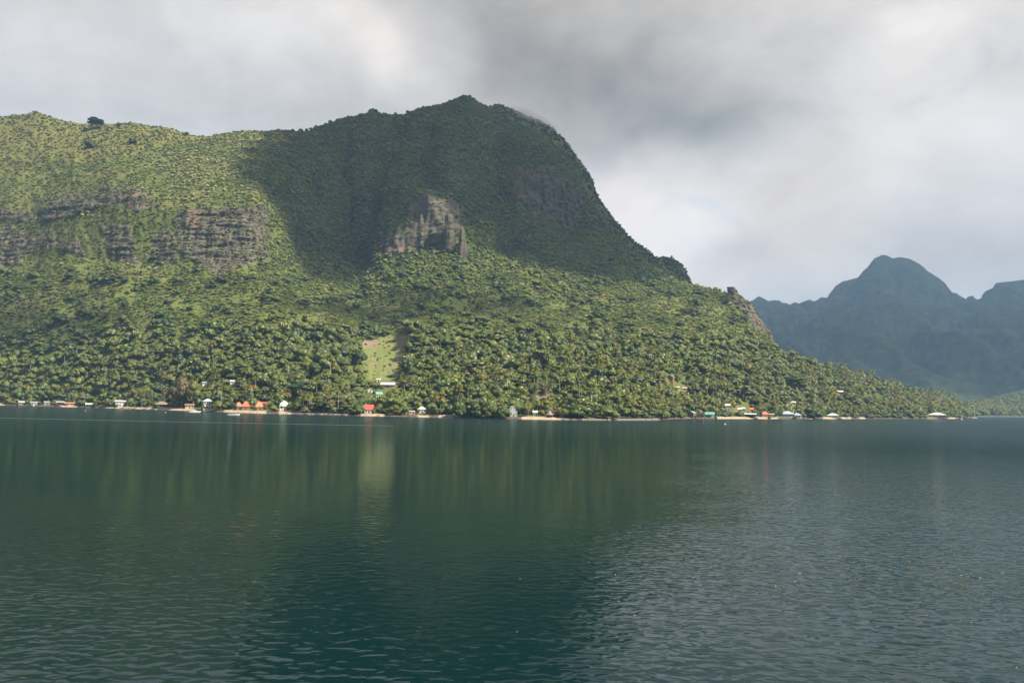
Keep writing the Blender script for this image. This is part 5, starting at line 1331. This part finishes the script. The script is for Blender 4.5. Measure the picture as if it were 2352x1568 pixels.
def cloud(name, label, targets, alt, cell, thick, seed, dil=1, rag=.85, mat=None):
    """a flat-based bank of cloud: a lens-shaped sheet whose shade falls on the target points"""
    q = np.asarray(targets, float); k = (alt - q[:, 2]) / TO_SUN[2]; xy = q[:, :2] + TO_SUN[:2] * k[:, None]
    lo = xy.min(0) - 6 * cell; ij = np.floor((xy - lo) / cell).astype(int); n = ij.max(0) + 7
    m = np.zeros(n); m[ij[:, 0], ij[:, 1]] = 1
    for _ in range(dil + 2):
        m2 = m.copy(); m2[1:] = np.maximum(m2[1:], m[:-1]); m2[:-1] = np.maximum(m2[:-1], m[1:]); m2[:, 1:] = np.maximum(m2[:, 1:], m[:, :-1]); m2[:, :-1] = np.maximum(m2[:, :-1], m[:, 1:]); m = m2
    for _ in range(2):
        m2 = m.copy(); m2[1:] = np.minimum(m2[1:], m[:-1]); m2[:-1] = np.minimum(m2[:-1], m[1:]); m2[:, 1:] = np.minimum(m2[:, 1:], m[:, :-1]); m2[:, :-1] = np.minimum(m2[:, :-1], m[:, 1:]); m = m2
    gx, gy = np.meshgrid(np.arange(n[0]), np.arange(n[1]), indexing='ij')
    P = np.stack([gx * 1.0, gy * 1.0, 0 * gx + seed * 3.7], -1)
    hgt = blur2(m.copy(), 5) + rag * fbm(P / 5.0, 3)
    hgt = np.clip(hgt - .28, 0, 1) * np.where(blur2(m.copy(), 2) > .02, 1, 0)
    base = np.stack([lo[0] + gx * cell, lo[1] + gy * cell, 0 * gx + alt], -1)
    top = base.copy(); top[..., 2] += thick * np.sqrt(hgt) * (1 + .5 * fbm(P / 3.0 + 9, 3)); bot = base.copy(); bot[..., 2] -= thick * .18 * np.sqrt(hgt)
    cellk = (hgt[:-1, :-1] > 0) | (hgt[1:, 1:] > 0) | (hgt[1:, :-1] > 0) | (hgt[:-1, 1:] > 0)
    ci, cj = np.nonzero(cellk); a0 = ci * n[1] + cj; f = np.stack([a0, a0 + n[1], a0 + n[1] + 1, a0 + 1], 1); N_ = n[0] * n[1]
    V2 = np.concatenate([top.reshape(-1, 3), bot.reshape(-1, 3)]); F2 = np.concatenate([f, f[:, ::-1] + N_])
    used, inv = np.unique(F2, return_inverse=True)
    mc = mesh_np(name, V2[used], inv.reshape(-1, 4), mat=mat or m_cloud, smooth=True); add_attr(mc, 'thick', np.tile(np.clip(hgt * 2.6, 0, 1).ravel(), 2)[used])
    o = link(name, mc); tag(o, label, None, kind='stuff'); return o
m_thin = m_cloud.copy(); m_thin.name = 'thin_cloud'; m_thin.node_tree.nodes['veil'].inputs[1].default_value = -0.42
m_far = m_cloud.copy(); m_far.name = 'high_cloud'; m_far.node_tree.nodes['veil'].inputs[1].default_value = -0.56
def pick(poly, n, Gx=G, gx=None, gy=None, row=None):
    gx = GPX if gx is None else gx; gy = GPY if gy is None else gy
    m = in_poly(gx, gy, poly)
    if row is not None: m &= row
    ii = np.argwhere(m); ii = ii[rng.choice(len(ii), min(n, len(ii)), replace=False)]
    return Gx[ii[:, 0], ii[:, 1]]
rowok = (ROW < 9.2)[:, None] & (GPX > -300)
SH1 = [(700, 280), (662, 345), (628, 385), (612, 430), (640, 470), (655, 520), (700, 590), (745, 632), (780, 640), (820, 622), (850, 575), (885, 510), (930, 462), (1000, 436), (1050, 446), (1080, 500), (1105, 555), (1200, 585), (1300, 610), (1395, 640), (1450, 640), (1500, 640), (1480, 600), (1400, 530), (1330, 400), (1250, 300), (1150, 240), (1070, 200), (950, 230), (850, 235), (780, 255)]
cloud('cloud', 'unseen cumulus bank shaped to shade the summit', np.concatenate([pick(SH1, 60000, row=rowok), GB[::2, ::2].reshape(-1, 3)]), 1600, 13, 120, 1)
SH2 = [(640, 690), (740, 704), (850, 700), (960, 682), (1100, 684), (1250, 690), (1230, 716), (1100, 722), (980, 722), (880, 722), (800, 726), (720, 722)]
cloud('cloud', 'unseen ragged cloud shaped to shade the central valley', pick(SH2, 40000, row=rowok), 1600, 13, 60, 2, 0, 1.1, m_thin)
SH3 = [(-100, 715), (100, 714), (240, 726), (290, 745), (200, 764), (80, 762), (-100, 772)]
cloud('cloud', 'unseen small cloud shaped to shade the lower left slope', pick(SH3, 40000, row=rowok), 1600, 13, 60, 3, 0, 1.1, m_thin)
fp = GF[30:-3].reshape(-1, 3)
cloud('cloud', 'unseen broad cloud deck shaped to shade the far peaks', fp, 4200, 130, 300, 4, mat=m_far)

# ------------------------------------------------------------------ shreds of cloud caught on the crests
m_wisp, t, out = new_mat('cloud_shred')
pv = t.node('ShaderNodeVolumePrincipled'); pv.inputs['Color'].default_value = (0.93, 0.95, 0.97, 1); pv.inputs['Density'].default_value = 0.012
t.l.new(pv.outputs[0], out.inputs['Volume'])
def shred(label, px, py, d, wpx, hpx, seed, tilt=0.0, dens=None):
    m = m_wisp
    if dens:
        m = m_wisp.copy(); m.node_tree.nodes['Principled Volume'].inputs['Density'].default_value = dens
    c = world(np.array(px), np.array(py), np.array(d)); s = d / FOC; iv, it_ = ico(3)
    e = 1 + .45 * fbm(iv * 1.6 + seed, 3)[:, None]
    v = iv * e * np.array([wpx * s / 2, min(wpx, 60) * s / 3, hpx * s / 2])
    v[:, 2] += v[:, 0] * tilt
    o = link('cloud_shred', mesh_np('cloud_shred', v + c, None, it_, mat=m, smooth=True)); tag(o, label, None, kind='stuff')
shred('thin white cloud shred lying on the ridge right of the summit', 1225, 272, 2230, 110, 30, 1.0, -.45, .016)

# ------------------------------------------------------------------ wake of a passing boat, floating leaves
m_wake = simple_mat('wake_sheen', (0.06, 0.095, 0.105), rough=0.3, var=0.5, scale=0.35)  # foam-like tone that paints in the sky reflected on the wake
wx_ = np.linspace(-40, 905, 260); wy = np.interp(wx_, [-40, 0, 406, 800, 905], [958.8, 959.7, 968.4, 976, 978])
rr_ = rays(wx_, wy); dw = CAM_H / -rr_[:, 2]; jit = pnoise(np.stack([wx_ / 3.0, 0 * wx_, 0 * wx_], 1))
wid = np.maximum(0.05, 0.7 + 1.1 * jit + .6 * pnoise(np.stack([wx_ / 21.0, 0 * wx_ + 4, 0 * wx_], 1))) * np.clip((905 - wx_) / 400, .1, 1)
rows_ = []
for o_, z_ in ((-1.0, .004), (0, .10), (1.0, .004)):
    q = rr_[:, :2] * (dw + o_ * wid)[:, None]; rows_.append(np.concatenate([q, np.full((len(q), 1), z_)], 1))
wk = link('boat_wake', mesh_np('boat_wake', np.concatenate(rows_), grid_faces(260, 3), mat=m_wake, smooth=True)); tag(wk, 'long thin pale wake line across the left half of the bay', None, kind='stuff')
m_fl = simple_mat('dead_leaf', (0.42, 0.22, 0.07), rough=0.7, var=0.6, scale=0.4)
vs, fs_ = [], []
for _ in range(80):
    x = random.gauss(2150, 260); y = random.gauss(1290, 60) + (x - 2000) * .10
    if random.random() < .3: x = random.uniform(1150, 2340); y = random.uniform(1120, 1500)
    r_ = rays(x, y)
    if r_[2] > -.05: continue
    d = CAM_H / -r_[2]; a = random.uniform(0, 6.28); L_ = random.uniform(.05, .11); W_ = L_ * .45; z = .03
    cx_, cy_ = r_[0] * d, r_[1] * d; u = (math.cos(a) * L_, math.sin(a) * L_); v = (-math.sin(a) * W_, math.cos(a) * W_); b = len(vs)
    vs += [(cx_ - u[0], cy_ - u[1], z), (cx_ - v[0], cy_ - v[1], z + .02), (cx_ + u[0], cy_ + u[1], z + .03), (cx_ + v[0], cy_ + v[1], z + .01)]; fs_.append((b, b + 1, b + 2, b + 3))
m_ = MB(); m_.add(vs, fs_); fl_ = m_.build('floating_leaves', m_fl); tag(fl_, 'yellow and brown leaves drifting on the right water', None, kind='stuff')

# ------------------------------------------------------------------ air
hz, t, out = new_mat('haze')
pv = t.node('ShaderNodeVolumePrincipled')
pv.inputs['Color'].default_value = (0.36, 0.61, 1.0, 1)
pv.inputs['Density'].default_value = 0.000062
pv.inputs['Anisotropy'].default_value = 0.0
t.l.new(pv.outputs[0], out.inputs['Volume'])
mb = MB(); mb.box(-11500, 11500, -11500, 11500, -30, 1560)
haze = mb.build('haze', hz); tag(haze, 'thin bluish sea air veiling the far peaks', None, kind='stuff')
